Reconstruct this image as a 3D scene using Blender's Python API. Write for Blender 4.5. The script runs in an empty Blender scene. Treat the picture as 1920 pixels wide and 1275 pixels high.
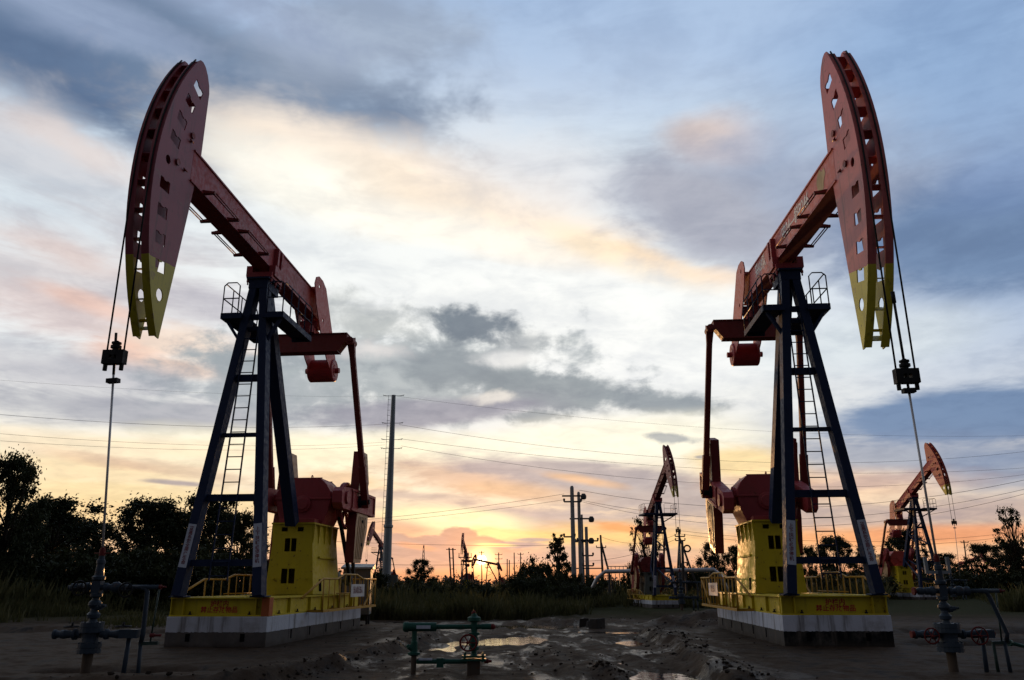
import bpy, math, random
import numpy as np
from mathutils import Vector, Matrix, noise as mnoise
from mathutils.geometry import tessellate_polygon

random.seed(7); rng = np.random.default_rng(11)
SC = bpy.context.scene
COL = SC.collection
R = math.radians

# ------------------------------------------------------------------ camera
LENS_PX, PITCH, CAMH, ROLL = 1498.5, 0.2956, 1.0545, -0.0037
cam_d = bpy.data.cameras.new('camera'); cam = bpy.data.objects.new('camera', cam_d); COL.objects.link(cam)
cam_d.sensor_width = 36; cam_d.lens = 36 * LENS_PX / 1920
cam_d.clip_start = 0.1; cam_d.clip_end = 6000
cam.matrix_world = Matrix.Translation((0, 0, CAMH)) @ Matrix.Rotation(math.pi / 2 + PITCH, 4, 'X') @ Matrix.Rotation(ROLL, 4, 'Z')
SC.camera = cam

def ray(px, py):
    x = (px - 960) / LENS_PX; y = (py - 637.5) / LENS_PX
    c, s = math.cos(-ROLL), math.sin(-ROLL)
    x, y = x * c - y * s, x * s + y * c
    return Vector((x, y * math.sin(PITCH) + math.cos(PITCH), -y * math.cos(PITCH) + math.sin(PITCH)))

def at(px, py, Y=None, z=None):
    """a surveyed spot: where the sight line to it meets a distance or a height"""
    d = ray(px, py)
    t = Y / d.y if Y is not None else (z - CAMH) / d.z
    return Vector((0, 0, CAMH)) + d * t

def az_el(px, py):
    d = ray(px, py).normalized()
    return math.degrees(math.atan2(d.x, d.y)), math.degrees(math.asin(d.z))

SC.view_settings.view_transform = 'Standard'
SC.view_settings.look = 'None'
SC.view_settings.exposure = 0
SC.view_settings.gamma = 1
SC.render.film_transparent = False

# ------------------------------------------------------------------ materials
def lin(c):
    return tuple((v / 255 / 12.92 if v / 255 <= 0.04045 else ((v / 255 + 0.055) / 1.055) ** 2.4) for v in c)

class NT:
    def __init__(s, tree):
        s.t = tree; s.n = tree.nodes; s.l = tree.links
    def node(s, typ, **kw):
        nd = s.n.new(typ)
        for k, v in kw.items(): setattr(nd, k, v)
        return nd
    def put(s, sock, v):
        if hasattr(v, 'is_linked') or isinstance(v, bpy.types.NodeSocket): s.l.new(v, sock)
        else: sock.default_value = v
    def math(s, op, a, b=None, c=None, clamp=False):
        nd = s.node('ShaderNodeMath', operation=op); nd.use_clamp = clamp
        s.put(nd.inputs[0], a)
        if b is not None: s.put(nd.inputs[1], b)
        if c is not None: s.put(nd.inputs[2], c)
        return nd.outputs[0]
    def vmath(s, op, a, b=None, out=0):
        nd = s.node('ShaderNodeVectorMath', operation=op)
        s.put(nd.inputs[0], a)
        if b is not None:
            s.put(nd.inputs[3] if op == 'SCALE' else nd.inputs[1], b)
        return nd.outputs[out]
    def rng(s, v, a, b, c=0.0, d=1.0, smooth=True):
        nd = s.node('ShaderNodeMapRange'); nd.interpolation_type = 'SMOOTHSTEP' if smooth else 'LINEAR'
        nd.clamp = True
        s.put(nd.inputs[0], v); nd.inputs[1].default_value = a; nd.inputs[2].default_value = b
        nd.inputs[3].default_value = c; nd.inputs[4].default_value = d
        return nd.outputs[0]
    def mix(s, f, a, b, mode='MIX'):
        nd = s.node('ShaderNodeMix', data_type='RGBA', blend_type=mode)
        s.put(nd.inputs[0], f)
        for i, v in ((6, a), (7, b)):
            if isinstance(v, tuple) and len(v) == 3: v = (*v, 1)
            s.put(nd.inputs[i], v)
        return nd.outputs[2]
    def noise(s, vec, scale, detail=4, rough=0.55, dist=0.0):
        nd = s.node('ShaderNodeTexNoise'); s.put(nd.inputs['Vector'], vec)
        nd.inputs['Scale'].default_value = scale; nd.inputs['Detail'].default_value = detail
        nd.inputs['Roughness'].default_value = rough; nd.inputs['Distortion'].default_value = dist
        return nd.outputs[0]
    def scale(s, vec, v):
        nd = s.node('ShaderNodeMapping'); s.put(nd.inputs[0], vec); nd.inputs[3].default_value = v
        return nd.outputs[0]

def new_mat(name):
    m = bpy.data.materials.new(name); m.use_nodes = True
    nt = NT(m.node_tree); bs = nt.n['Principled BSDF']
    return m, nt, bs

def paint(name, col, rough=0.45, worn=None, wear=0.35, rust=0.12, metal=0.0, scale=1.0, streak=True, spec=0.4):
    """painted or bare metal: uneven fading, grime streaks, flecks of rust"""
    m, nt, bs = new_mat(name)
    tc = nt.node('ShaderNodeTexCoord').outputs['Object']
    worn = worn or tuple(c * 0.62 for c in col)
    n1 = nt.noise(tc, 1.7 * scale, 5, 0.6)
    n2 = nt.noise(nt.scale(tc, (9 * scale, 9 * scale, 0.9 * scale)), 1.0, 4, 0.6)
    n3 = nt.noise(tc, 11 * scale, 5, 0.65)
    c = nt.mix(nt.math('MULTIPLY', nt.rng(n1, 0.38, 0.68), wear), col, worn)
    if streak:
        c = nt.mix(nt.math('MULTIPLY', nt.rng(n2, 0.52, 0.72), wear * 0.9), c, tuple(v * 0.45 for v in col))
    if rust:
        rm = nt.math('MULTIPLY', nt.rng(n3, 0.60, 0.68), nt.rng(n1, 0.42, 0.6))
        c = nt.mix(nt.math('MULTIPLY', rm, min(1, rust * 5)), c, (0.10, 0.042, 0.02))
    nt.l.new(c, bs.inputs['Base Color'])
    nt.l.new(nt.rng(n3, 0.3, 0.75, max(0.05, rough - 0.1), min(1, rough + 0.25)), bs.inputs['Roughness'])
    bs.inputs['Metallic'].default_value = metal
    bs.inputs['Specular IOR Level'].default_value = spec
    bp = nt.node('ShaderNodeBump'); bp.inputs['Strength'].default_value = 0.12; bp.inputs['Distance'].default_value = 0.01
    nt.l.new(n3, bp.inputs['Height']); nt.l.new(bp.outputs[0], bs.inputs['Normal'])
    return m

def flat(name, col, rough=0.8, spec=0.3):
    m, nt, bs = new_mat(name)
    tc = nt.node('ShaderNodeTexCoord').outputs['Object']
    n = nt.noise(tc, 4, 4)
    nt.l.new(nt.mix(nt.rng(n, 0.3, 0.7), tuple(c * 0.75 for c in col), tuple(min(1, c * 1.15) for c in col)), bs.inputs['Base Color'])
    bs.inputs['Roughness'].default_value = rough; bs.inputs['Specular IOR Level'].default_value = spec
    return m

def head_mat(name, red, yellow):
    """horsehead: red above a slanting painted line, yellow tip below"""
    m, nt, bs = new_mat(name)
    tc = nt.node('ShaderNodeTexCoord').outputs['Object']
    sep = nt.node('ShaderNodeSeparateXYZ'); nt.l.new(tc, sep.inputs[0])
    n1 = nt.noise(tc, 1.5, 5, 0.6); n3 = nt.noise(tc, 9, 5, 0.65); n4 = nt.noise(tc, 5, 3, 0.5)
    line = nt.math('ADD', nt.math('MULTIPLY', sep.outputs[0], -0.17), -0.88)
    yel = nt.math('LESS_THAN', nt.math('ADD', sep.outputs[2], nt.math('MULTIPLY', nt.math('SUBTRACT', n3, 0.5), 0.03)), line)
    cr = nt.mix(nt.math('MULTIPLY', nt.rng(n1, 0.35, 0.7), 0.45), red, tuple(v * 0.7 for v in red))
    cr = nt.mix(nt.math('MULTIPLY', nt.rng(n4, 0.58, 0.66), 0.28), cr, tuple(v * 0.45 for v in red))
    cy = nt.mix(nt.math('MULTIPLY', nt.rng(n1, 0.35, 0.7), 0.4), yellow, tuple(v * 0.6 for v in yellow))
    c = nt.mix(yel, cr, cy)
    st = nt.noise(nt.scale(tc, (7, 7, .55)), 1.0, 5, .65); fl = nt.noise(tc, 3.2, 4, .7)
    c = nt.mix(nt.math('MULTIPLY', nt.rng(st, .52, .70), .55), c, (.055, .028, .024))
    c = nt.mix(nt.math('MULTIPLY', nt.math('MULTIPLY', nt.rng(fl, .56, .66), nt.rng(n3, .45, .6)), .55), c, (.20, .10, .07))
    c = nt.mix(nt.math('MULTIPLY', nt.rng(n3, 0.64, 0.72), 0.7), c, (0.06, 0.03, 0.02))
    nt.l.new(c, bs.inputs['Base Color'])
    bs.inputs['Roughness'].default_value = 0.5; bs.inputs['Specular IOR Level'].default_value = 0.4
    return m

def concrete_mat(name, upper, lower, front=None):
    """cast block with a painted white upper band; optional black painted front face"""
    m, nt, bs = new_mat(name)
    tc = nt.node('ShaderNodeTexCoord').outputs['Object']
    sep = nt.node('ShaderNodeSeparateXYZ'); nt.l.new(tc, sep.inputs[0])
    n1 = nt.noise(tc, 2.2, 6, 0.65); n3 = nt.noise(tc, 16, 5, 0.65)
    st = nt.noise(nt.scale(tc, (6, 6, 0.5)), 1.0, 5, 0.65)
    lowc = lower
    if front:
        fx = nt.math('GREATER_THAN', sep.outputs[0], 0.045)
        lowc = nt.mix(fx, (*lower, 1), (*front, 1))
    up = nt.math('GREATER_THAN', nt.math('ADD', sep.outputs[2], nt.math('MULTIPLY', nt.math('SUBTRACT', n3, 0.5), 0.05)), 0.245)
    c = nt.mix(up, lowc, upper)
    c = nt.mix(nt.math('MULTIPLY', nt.rng(st, 0.5, 0.68), 0.75), c, (0.10, 0.085, 0.07))
    c = nt.mix(nt.math('MULTIPLY', nt.rng(n1, 0.5, 0.75), 0.5), c, (0.17, 0.15, 0.13))
    mud = nt.rng(nt.math('ADD', sep.outputs[2], nt.math('MULTIPLY', n1, 0.3)), 0.28, 0.12)
    c = nt.mix(nt.math('MULTIPLY', mud, 0.8), c, (0.05, 0.04, 0.032))
    nt.l.new(c, bs.inputs['Base Color'])
    bs.inputs['Roughness'].default_value = 0.9; bs.inputs['Specular IOR Level'].default_value = 0.2
    bp = nt.node('ShaderNodeBump'); bp.inputs['Strength'].default_value = 0.4; bp.inputs['Distance'].default_value = 0.02
    nt.l.new(n3, bp.inputs['Height']); nt.l.new(bp.outputs[0], bs.inputs['Normal'])
    return m

M = {}
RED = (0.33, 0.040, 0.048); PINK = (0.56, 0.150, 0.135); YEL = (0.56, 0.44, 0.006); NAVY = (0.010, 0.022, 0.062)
M['red'] = paint('red_paint', RED, 0.5, (0.21, 0.05, 0.04))
M['dark_red'] = paint('dark_red_paint', (0.19, 0.022, 0.018), 0.55, (0.12, 0.02, 0.018))
M['beam'] = paint('lightened_red_paint', PINK, 0.55, (0.44, 0.125, 0.10), rust=0.06)  # red lightened in the colour to stand in for side light
M['head_dull'] = head_mat('horsehead_paint_dull', (0.26, 0.040, 0.060), (0.46, 0.39, 0.015))
M['head'] = head_mat('horsehead_paint', (0.54, 0.135, 0.130), (0.72, 0.62, 0.05))  # head red and yellow tip lightened in place of light from the left
M['head_fresh'] = head_mat('horsehead_paint_fresh', (0.55, 0.075, 0.05), (0.62, 0.48, 0.015))
M['fresh_red'] = paint('fresh_red_paint', (0.52, 0.065, 0.045), 0.5, (0.40, 0.06, 0.045))
M['yellow'] = paint('yellow_paint', YEL, 0.5, (0.46, 0.33, 0.015), wear=0.4, rust=0.18)
M['orange'] = paint('orange_primer', (0.42, 0.10, 0.02), 0.6, (0.30, 0.08, 0.02))
M['rail'] = paint('rail_yellow_paint', (0.44, 0.24, 0.018), 0.55, (0.30, 0.14, 0.02), rust=0.2)
M['navy'] = paint('navy_paint', NAVY, 0.55, (0.007, 0.014, 0.04), rust=0.04, spec=.18)
M['steel'] = paint('dark_oily_steel', (0.012, 0.012, 0.014), 0.6, rust=0.05, spec=.2)
M['rod'] = paint('polished_rod_steel', (0.55, 0.55, 0.55), 0.35, metal=0.25, rust=0)
M['rubber'] = flat('black_rubber', (0.012, 0.012, 0.012), 0.8)
M['recess_shade'] = flat('painted_recess_shade', (0.006, 0.006, 0.007), 0.95, 0.05)  # near-black colour standing in for shade inside recesses
M['tan'] = paint('weathered_tan_iron', (0.34, 0.20, 0.08), 0.42, (0.22, 0.12, 0.05), wear=0.6, rust=0.12, spec=.8)
M['white_paint'] = flat('white_letter_paint', (0.9, 0.88, 0.84), 0.7)
M['red_letter'] = flat('red_letter_paint', (0.42, 0.025, 0.02), 0.7)
M['dark_letter'] = flat('dark_letter_paint', (0.16, 0.03, 0.04), 0.7)
M['sticker'] = paint('white_vinyl_strip', (0.46, 0.52, 0.62), 0.55, (0.36, 0.40, 0.46), rust=0.02)
M['plate'] = paint('white_enamel_plate', (0.55, 0.55, 0.55), 0.5, rust=0.12)
M['found_grey'] = concrete_mat('concrete_white_band', (0.46, 0.49, 0.55), (0.085, 0.078, 0.074))
M['found_black'] = concrete_mat('concrete_white_band_black_front', (0.54, 0.58, 0.66), (0.075, 0.07, 0.066), (0.006, 0.008, 0.009))
M['pipe_blue'] = paint('blue_grey_paint', (0.026, 0.042, 0.062), 0.5, (0.018, 0.028, 0.042), rust=0.12, spec=.25)
M['pipe_green'] = paint('green_paint', (0.008, 0.070, 0.050), 0.5, (0.007, 0.045, 0.034), rust=0.12, spec=.25)
M['pipe_dark'] = paint('dark_green_pipe', (0.015, 0.04, 0.032), 0.5, rust=0.15)
M['mudpipe'] = paint('mud_stained_casing', (0.085, 0.066, 0.05), 0.9, (0.05, 0.04, 0.032), rust=0.25, spec=.1)
M['valve_red'] = paint('valve_red_paint', (0.12, 0.010, 0.009), 0.55, rust=0.2, spec=.25)
M['galv'] = paint('galvanised_steel', (0.22, 0.25, 0.27), 0.5, (0.17, 0.19, 0.2), metal=0.25, rust=0.03)
M['pole_conc'] = paint('grey_concrete_pole', (0.27, 0.28, 0.29), 0.85, (0.2, 0.2, 0.2), rust=0)
M['pole_dark'] = paint('dark_band_paint', (0.06, 0.065, 0.07), 0.8, rust=0)
M['pole_far'] = flat('weathered_pole', (0.05, 0.045, 0.042), 0.9)
M['wire'] = flat('oxidised_wire', (0.05, 0.05, 0.055), 0.7)
M['clad'] = paint('aluminium_cladding', (0.45, 0.46, 0.47), 0.4, metal=0.5, rust=0.03)
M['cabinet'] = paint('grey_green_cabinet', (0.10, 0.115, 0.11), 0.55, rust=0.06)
M['ceramic'] = flat('brown_insulator', (0.06, 0.045, 0.04), 0.4, 0.5)

def leaf_mat(name, c1, c2, trans=0.25):
    m, nt, bs = new_mat(name)
    tc = nt.node('ShaderNodeTexCoord').outputs['Object']
    n = nt.noise(tc, 0.9, 3, 0.6); n2 = nt.noise(tc, 7, 2, 0.6)
    c = nt.mix(nt.rng(nt.math('ADD', nt.math('MULTIPLY', n, 0.6), nt.math('MULTIPLY', n2, 0.4)), 0.35, 0.65), c1, c2)
    nt.l.new(c, bs.inputs['Base Color'])
    bs.inputs['Roughness'].default_value = 0.7; bs.inputs['Specular IOR Level'].default_value = 0.2
    tr = nt.node('ShaderNodeBsdfTranslucent'); nt.l.new(c, tr.inputs[0])
    mx = nt.node('ShaderNodeMixShader'); mx.inputs[0].default_value = trans
    nt.l.new(bs.outputs[0], mx.inputs[1]); nt.l.new(tr.outputs[0], mx.inputs[2])
    nt.l.new(mx.outputs[0], nt.n['Material Output'].inputs[0])
    return m
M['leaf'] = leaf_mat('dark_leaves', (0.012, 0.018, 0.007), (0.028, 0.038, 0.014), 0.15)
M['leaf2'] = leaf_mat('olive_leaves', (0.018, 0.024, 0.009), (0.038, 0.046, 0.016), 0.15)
M['grass'] = leaf_mat('grass_blades', (0.040, 0.044, 0.016), (0.085, 0.080, 0.030), 0.3)
M['bark'] = flat('bark', (0.035, 0.028, 0.022), 0.95, 0.1)

# ------------------------------------------------------------------ mesh building
def frame_of(d, up=None):
    d = Vector(d).normalized()
    up = Vector(up) if up is not None else Vector((0, 0, 1))
    if abs(d.dot(up.normalized())) > 0.98: up = Vector((1, 0, 0)) if abs(d.x) < 0.9 else Vector((0, 1, 0))
    s = d.cross(up).normalized(); u = s.cross(d).normalized()
    return d, s, u

class MB:
    def __init__(s): s.v = []; s.f = []; s.m = []; s.sm = []
    def add(s, vs, fs, mi=0, smooth=False):
        o = len(s.v); s.v += [tuple(p) for p in vs]
        for f in fs: s.f.append(tuple(o + i for i in f)); s.m.append(mi); s.sm.append(smooth)
        return s
    def hexa(s, p, mi=0):
        return s.add(p, [(3, 2, 1, 0), (4, 5, 6, 7), (0, 1, 5, 4), (1, 2, 6, 5), (2, 3, 7, 6), (3, 0, 4, 7)], mi)
    def box(s, lo, hi, mi=0):
        x0, y0, z0 = lo; x1, y1, z1 = hi
        return s.hexa([(x0, y0, z0), (x1, y0, z0), (x1, y1, z0), (x0, y1, z0), (x0, y0, z1), (x1, y0, z1), (x1, y1, z1), (x0, y1, z1)], mi)
    def bar(s, a, b, w, h, up=None, mi=0, w2=None, h2=None):
        a, b = Vector(a), Vector(b); d, sd, u = frame_of(b - a, up)
        w2 = w if w2 is None else w2; h2 = h if h2 is None else h2
        q = [a + sd * i * w / 2 + u * j * h / 2 for i, j in ((-1, -1), (1, -1), (1, 1), (-1, 1))]
        q += [b + sd * i * w2 / 2 + u * j * h2 / 2 for i, j in ((-1, -1), (1, -1), (1, 1), (-1, 1))]
        return s.hexa(q, mi)
    def ibeam(s, a, b, w, h, up=None, tf=0.025, tw=0.02, mi=0):
        a, b = Vector(a), Vector(b); d, sd, u = frame_of(b - a, up)
        s.bar(a + u * (h / 2 - tf / 2), b + u * (h / 2 - tf / 2), w, tf, up, mi)
        s.bar(a - u * (h / 2 - tf / 2), b - u * (h / 2 - tf / 2), w, tf, up, mi)
        return s.bar(a, b, tw, h - 2 * tf, up, mi)
    def tube(s, pts, r, n=8, mi=0, cap=True):
        pts = [Vector(p) for p in pts]; k = len(pts)
        rs = r if isinstance(r, (list, tuple)) else [r] * k
        vs = []; prev = None
        for i, p in enumerate(pts):
            d = (pts[min(i + 1, k - 1)] - pts[max(i - 1, 0)])
            d, sd, u = frame_of(d, prev)
            prev = u
            for j in range(n):
                t = 2 * math.pi * j / n
                vs.append(p + (sd * math.cos(t) + u * math.sin(t)) * rs[i])
        fs = [(i * n + j, i * n + (j + 1) % n, (i + 1) * n + (j + 1) % n, (i + 1) * n + j) for i in range(k - 1) for j in range(n)]
        s.add(vs, fs, mi, True)
        if cap:
            o = len(s.v) - k * n
            s.f.append(tuple(o + j for j in reversed(range(n)))); s.m.append(mi); s.sm.append(False)
            s.f.append(tuple(o + (k - 1) * n + j for j in range(n))); s.m.append(mi); s.sm.append(False)
        return s
    def lathe(s, base, axis, prof, n=16, mi=0):
        """prof: (distance along axis, radius)"""
        base = Vector(base); d, sd, u = frame_of(axis)
        vs = []
        for h, r in prof:
            for j in range(n):
                t = 2 * math.pi * j / n
                vs.append(base + d * h + (sd * math.cos(t) + u * math.sin(t)) * max(r, 1e-4))
        k = len(prof)
        fs = [(i * n + j, i * n + (j + 1) % n, (i + 1) * n + (j + 1) % n, (i + 1) * n + j) for i in range(k - 1) for j in range(n)]
        fs += [tuple(reversed(range(n))), tuple((k - 1) * n + j for j in range(n))]
        return s.add(vs, fs, mi)
    def ring(s, c, axis, R0, r, n=24, m=8, mi=0):
        c = Vector(c); d, sd, u = frame_of(axis); vs = []
        for i in range(n):
            t = 2 * math.pi * i / n; e = sd * math.cos(t) + u * math.sin(t)
            for j in range(m):
                a = 2 * math.pi * j / m
                vs.append(c + e * (R0 + r * math.cos(a)) + d * r * math.sin(a))
        fs = [(i * m + j, i * m + (j + 1) % m, ((i + 1) % n) * m + (j + 1) % m, ((i + 1) % n) * m + j) for i in range(n) for j in range(m)]
        return s.add(vs, fs, mi, True)
    def plate(s, outer, holes, put, t0, t1, mi=0, mi_side=None):
        """a flat plate cut from a 2-D outline with holes; put(a, b, t) gives the point"""
        loops = [outer] + list(holes)
        tris = tessellate_polygon([[Vector((a, b, 0)) for a, b in lp] for lp in loops])
        flatp = [p for lp in loops for p in lp]; n = len(flatp)
        vs = [put(a, b, t0) for a, b in flatp] + [put(a, b, t1) for a, b in flatp]
        fs = [tuple(t) for t in tris] + [tuple(n + i for i in reversed(t)) for t in tris]
        o = 0
        for lp in loops:
            k = len(lp)
            for i in range(k):
                a, b = o + i, o + (i + 1) % k
                fs.append((a, b, n + b, n + a))
            o += k
        s.add(vs, fs, mi)
        if mi_side is not None:
            for i in range(len(s.f) - len(fs) + 2 * len(tris), len(s.f)): s.m[i] = mi_side
        return s
    def mesh(s, name, mats):
        me = bpy.data.meshes.new(name); me.from_pydata(s.v, [], s.f)
        for m in (mats if isinstance(mats, (list, tuple)) else [mats]): me.materials.append(m)
        me.polygons.foreach_set('material_index', s.m)
        me.polygons.foreach_set('use_smooth', s.sm)
        import bmesh
        bm = bmesh.new(); bm.from_mesh(me); bmesh.ops.recalc_face_normals(bm, faces=bm.faces); bm.to_mesh(me); bm.free()
        me.update(); return me

def obj(name, mb, mats, parent=None, bevel=0.0):
    o = bpy.data.objects.new(name, mb.mesh(name, mats) if isinstance(mb, MB) else mb)
    COL.objects.link(o)
    if parent is not None: o.parent = parent
    if bevel:
        b = o.modifiers.new('bevel', 'BEVEL'); b.width = bevel; b.segments = 2; b.limit_method = 'ANGLE'
    return o

def thing(name, label, cat, loc=(0, 0, 0), rz=0.0, group=None, sc=1.0):
    o = bpy.data.objects.new(name, None); COL.objects.link(o)
    o.empty_display_size = 0.3
    o.location = loc; o.rotation_euler = (0, 0, rz); o.scale = (sc, sc, sc)
    o['label'] = label; o['category'] = cat
    if group: o['group'] = group
    return o

def tag(o, label, cat, group=None):
    o['label'] = label; o['category'] = cat
    if group: o['group'] = group
    return o

def lettering(name, body, size, mat, parent, pos, xdir, updir, align='CENTER', space=1.0, line=1.0, condense=1.0):
    """raised paint lettering, laid on the surface at pos"""
    c = bpy.data.curves.new(name, 'FONT'); c.body = body; c.size = size; c.align_x = align; c.align_y = 'CENTER'
    c.space_character = space; c.space_line = line; c.offset = size * 0.022; c.resolution_u = 2
    t = bpy.data.objects.new(name, c); COL.objects.link(t)
    dg = bpy.context.evaluated_depsgraph_get()
    me = bpy.data.meshes.new_from_object(t.evaluated_get(dg)); bpy.data.objects.remove(t); bpy.data.curves.remove(c)
    me.materials.clear(); me.materials.append(mat)
    o = bpy.data.objects.new(name, me); COL.objects.link(o); o.parent = parent
    x = Vector(xdir).normalized(); y = Vector(updir).normalized(); z = x.cross(y).normalized()
    y = z.cross(x)
    mt = Matrix((x, y, z)).transposed().to_4x4(); mt.translation = Vector(pos)
    o.matrix_local = mt @ Matrix.Diagonal((condense, 1, 1, 1))
    return o

def rot2(s, t, d):
    c, n = math.cos(d), math.sin(d); return s * c - t * n, s * n + t * c
# ------------------------------------------------------------------ pumping units
PVU, PVZ = -0.45, 7.30                        # beam pivot in a unit's own axes: x to the well, y across, z up
ARC_C, ARC_R = (0.16, -0.30), 4.48            # horsehead arc in beam axes
HOLES = [(3.69, 1.80, .37), (3.88, 1.39, .30), (4.05, 0.95, .22), (4.16, 0.52, .14), (4.26, -0.37, -.05), (4.22, -0.81, -.09),
         (4.16, -1.25, -.13), (4.05, -1.67, -.18)]

def circle(c, r, n=14):
    return [(c[0] + r * math.cos(2 * math.pi * i / n), c[1] + r * math.sin(2 * math.pi * i / n)) for i in range(n)]

def leg_at(z, side):
    t = (z - 0.83) / 6.17
    return Vector((0.06 - 0.56 * t, side * (0.75 - 0.65 * t), z))

def yellow_railing(root, s, sign_text):
    V = s * 1.25
    mb = MB()
    top = [(-0.77, V, 0.80), (-2.0, V, 1.16), (-3.0, V, 1.16), (-3.5, V, 1.26), (-4.55, V, 1.26), (-5.1, V, 1.17), (-6.35, V, 1.17)]
    mb.tube(top, 0.022, 6)
    mb.bar((-2.05, V, 0.53), (-6.4, V, 0.53), 0.05, 0.05)
    mb.tube([(-3.0, V, 0.86), (-5.1, V, 0.86)], 0.015, 6)
    def ztop(u):
        for (a, _, za), (b, _, zb) in zip(top, top[1:]):
            if b <= u <= a: return za + (zb - za) * (u - a) / (b - a)
        return 1.17
    n = 12
    for i in range(n):
        u = -2.05 - i * (4.3 / (n - 1))
        mb.tube([(u, V, 0.53), (u, V, ztop(u))], 0.012 if i % 3 else 0.018, 6)
    for u in (-2.1, -3.6, -5.0, -6.3):
        mb.bar((u, s * 0.925, 0.53), (u, V, 0.53), 0.05, 0.05)
    mb.tube([(-6.35, V, 1.17), (-6.35, s * 0.5, 1.17)], 0.022, 6)
    mb.tube([(-6.35, V, 0.53), (-6.35, s * 0.5, 0.53)], 0.022, 6)
    for k in range(1, 5): mb.tube([(-6.35, V - s * 0.19 * k, 0.53), (-6.35, V - s * 0.19 * k, 1.17)], 0.013, 6)
    mb.bar((-6.3, V, 1.12), (-5.3, V, 0.55), 0.03, 0.03)
    o = obj('guard_railing', mb, M['rail'], root)
    if sign_text:
        p = MB(); p.box((-5.15, min(V + s * .024, V + s * .034), 0.77), (-4.0, max(V + s * .024, V + s * .034), 1.05))
        so = obj('warning_sign', p, M['plate'], o)
        lettering('sign_lettering', sign_text, 0.17, M['dark_letter'], so, (-4.57, V + s * 0.037, 0.91), (-s, 0, 0), (0, 0, 1), condense=0.8)
    return o

def counterweight_shapes(kind):
    if kind == 'slab':
        return ([(1.1, .275), (1.85, .275), (2.05, .55), (1.76, 1.27), (1.24, 1.27), (1.13, .5)],
                [(1.08, -.275), (2.1, -.275), (2.07, -.65), (1.6, -1.45), (.95, -1.45), (1.0, -.6)])
    a = [(1.5 + 0.95 * math.cos(t), 0.28 + 0.78 * math.sin(t)) for t in np.linspace(0, math.pi, 9)]
    b = [(1.5 + 0.95 * math.cos(t), -0.28 + 0.78 * math.sin(t)) for t in np.linspace(math.pi, 2 * math.pi, 9)]
    return a, b

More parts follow.
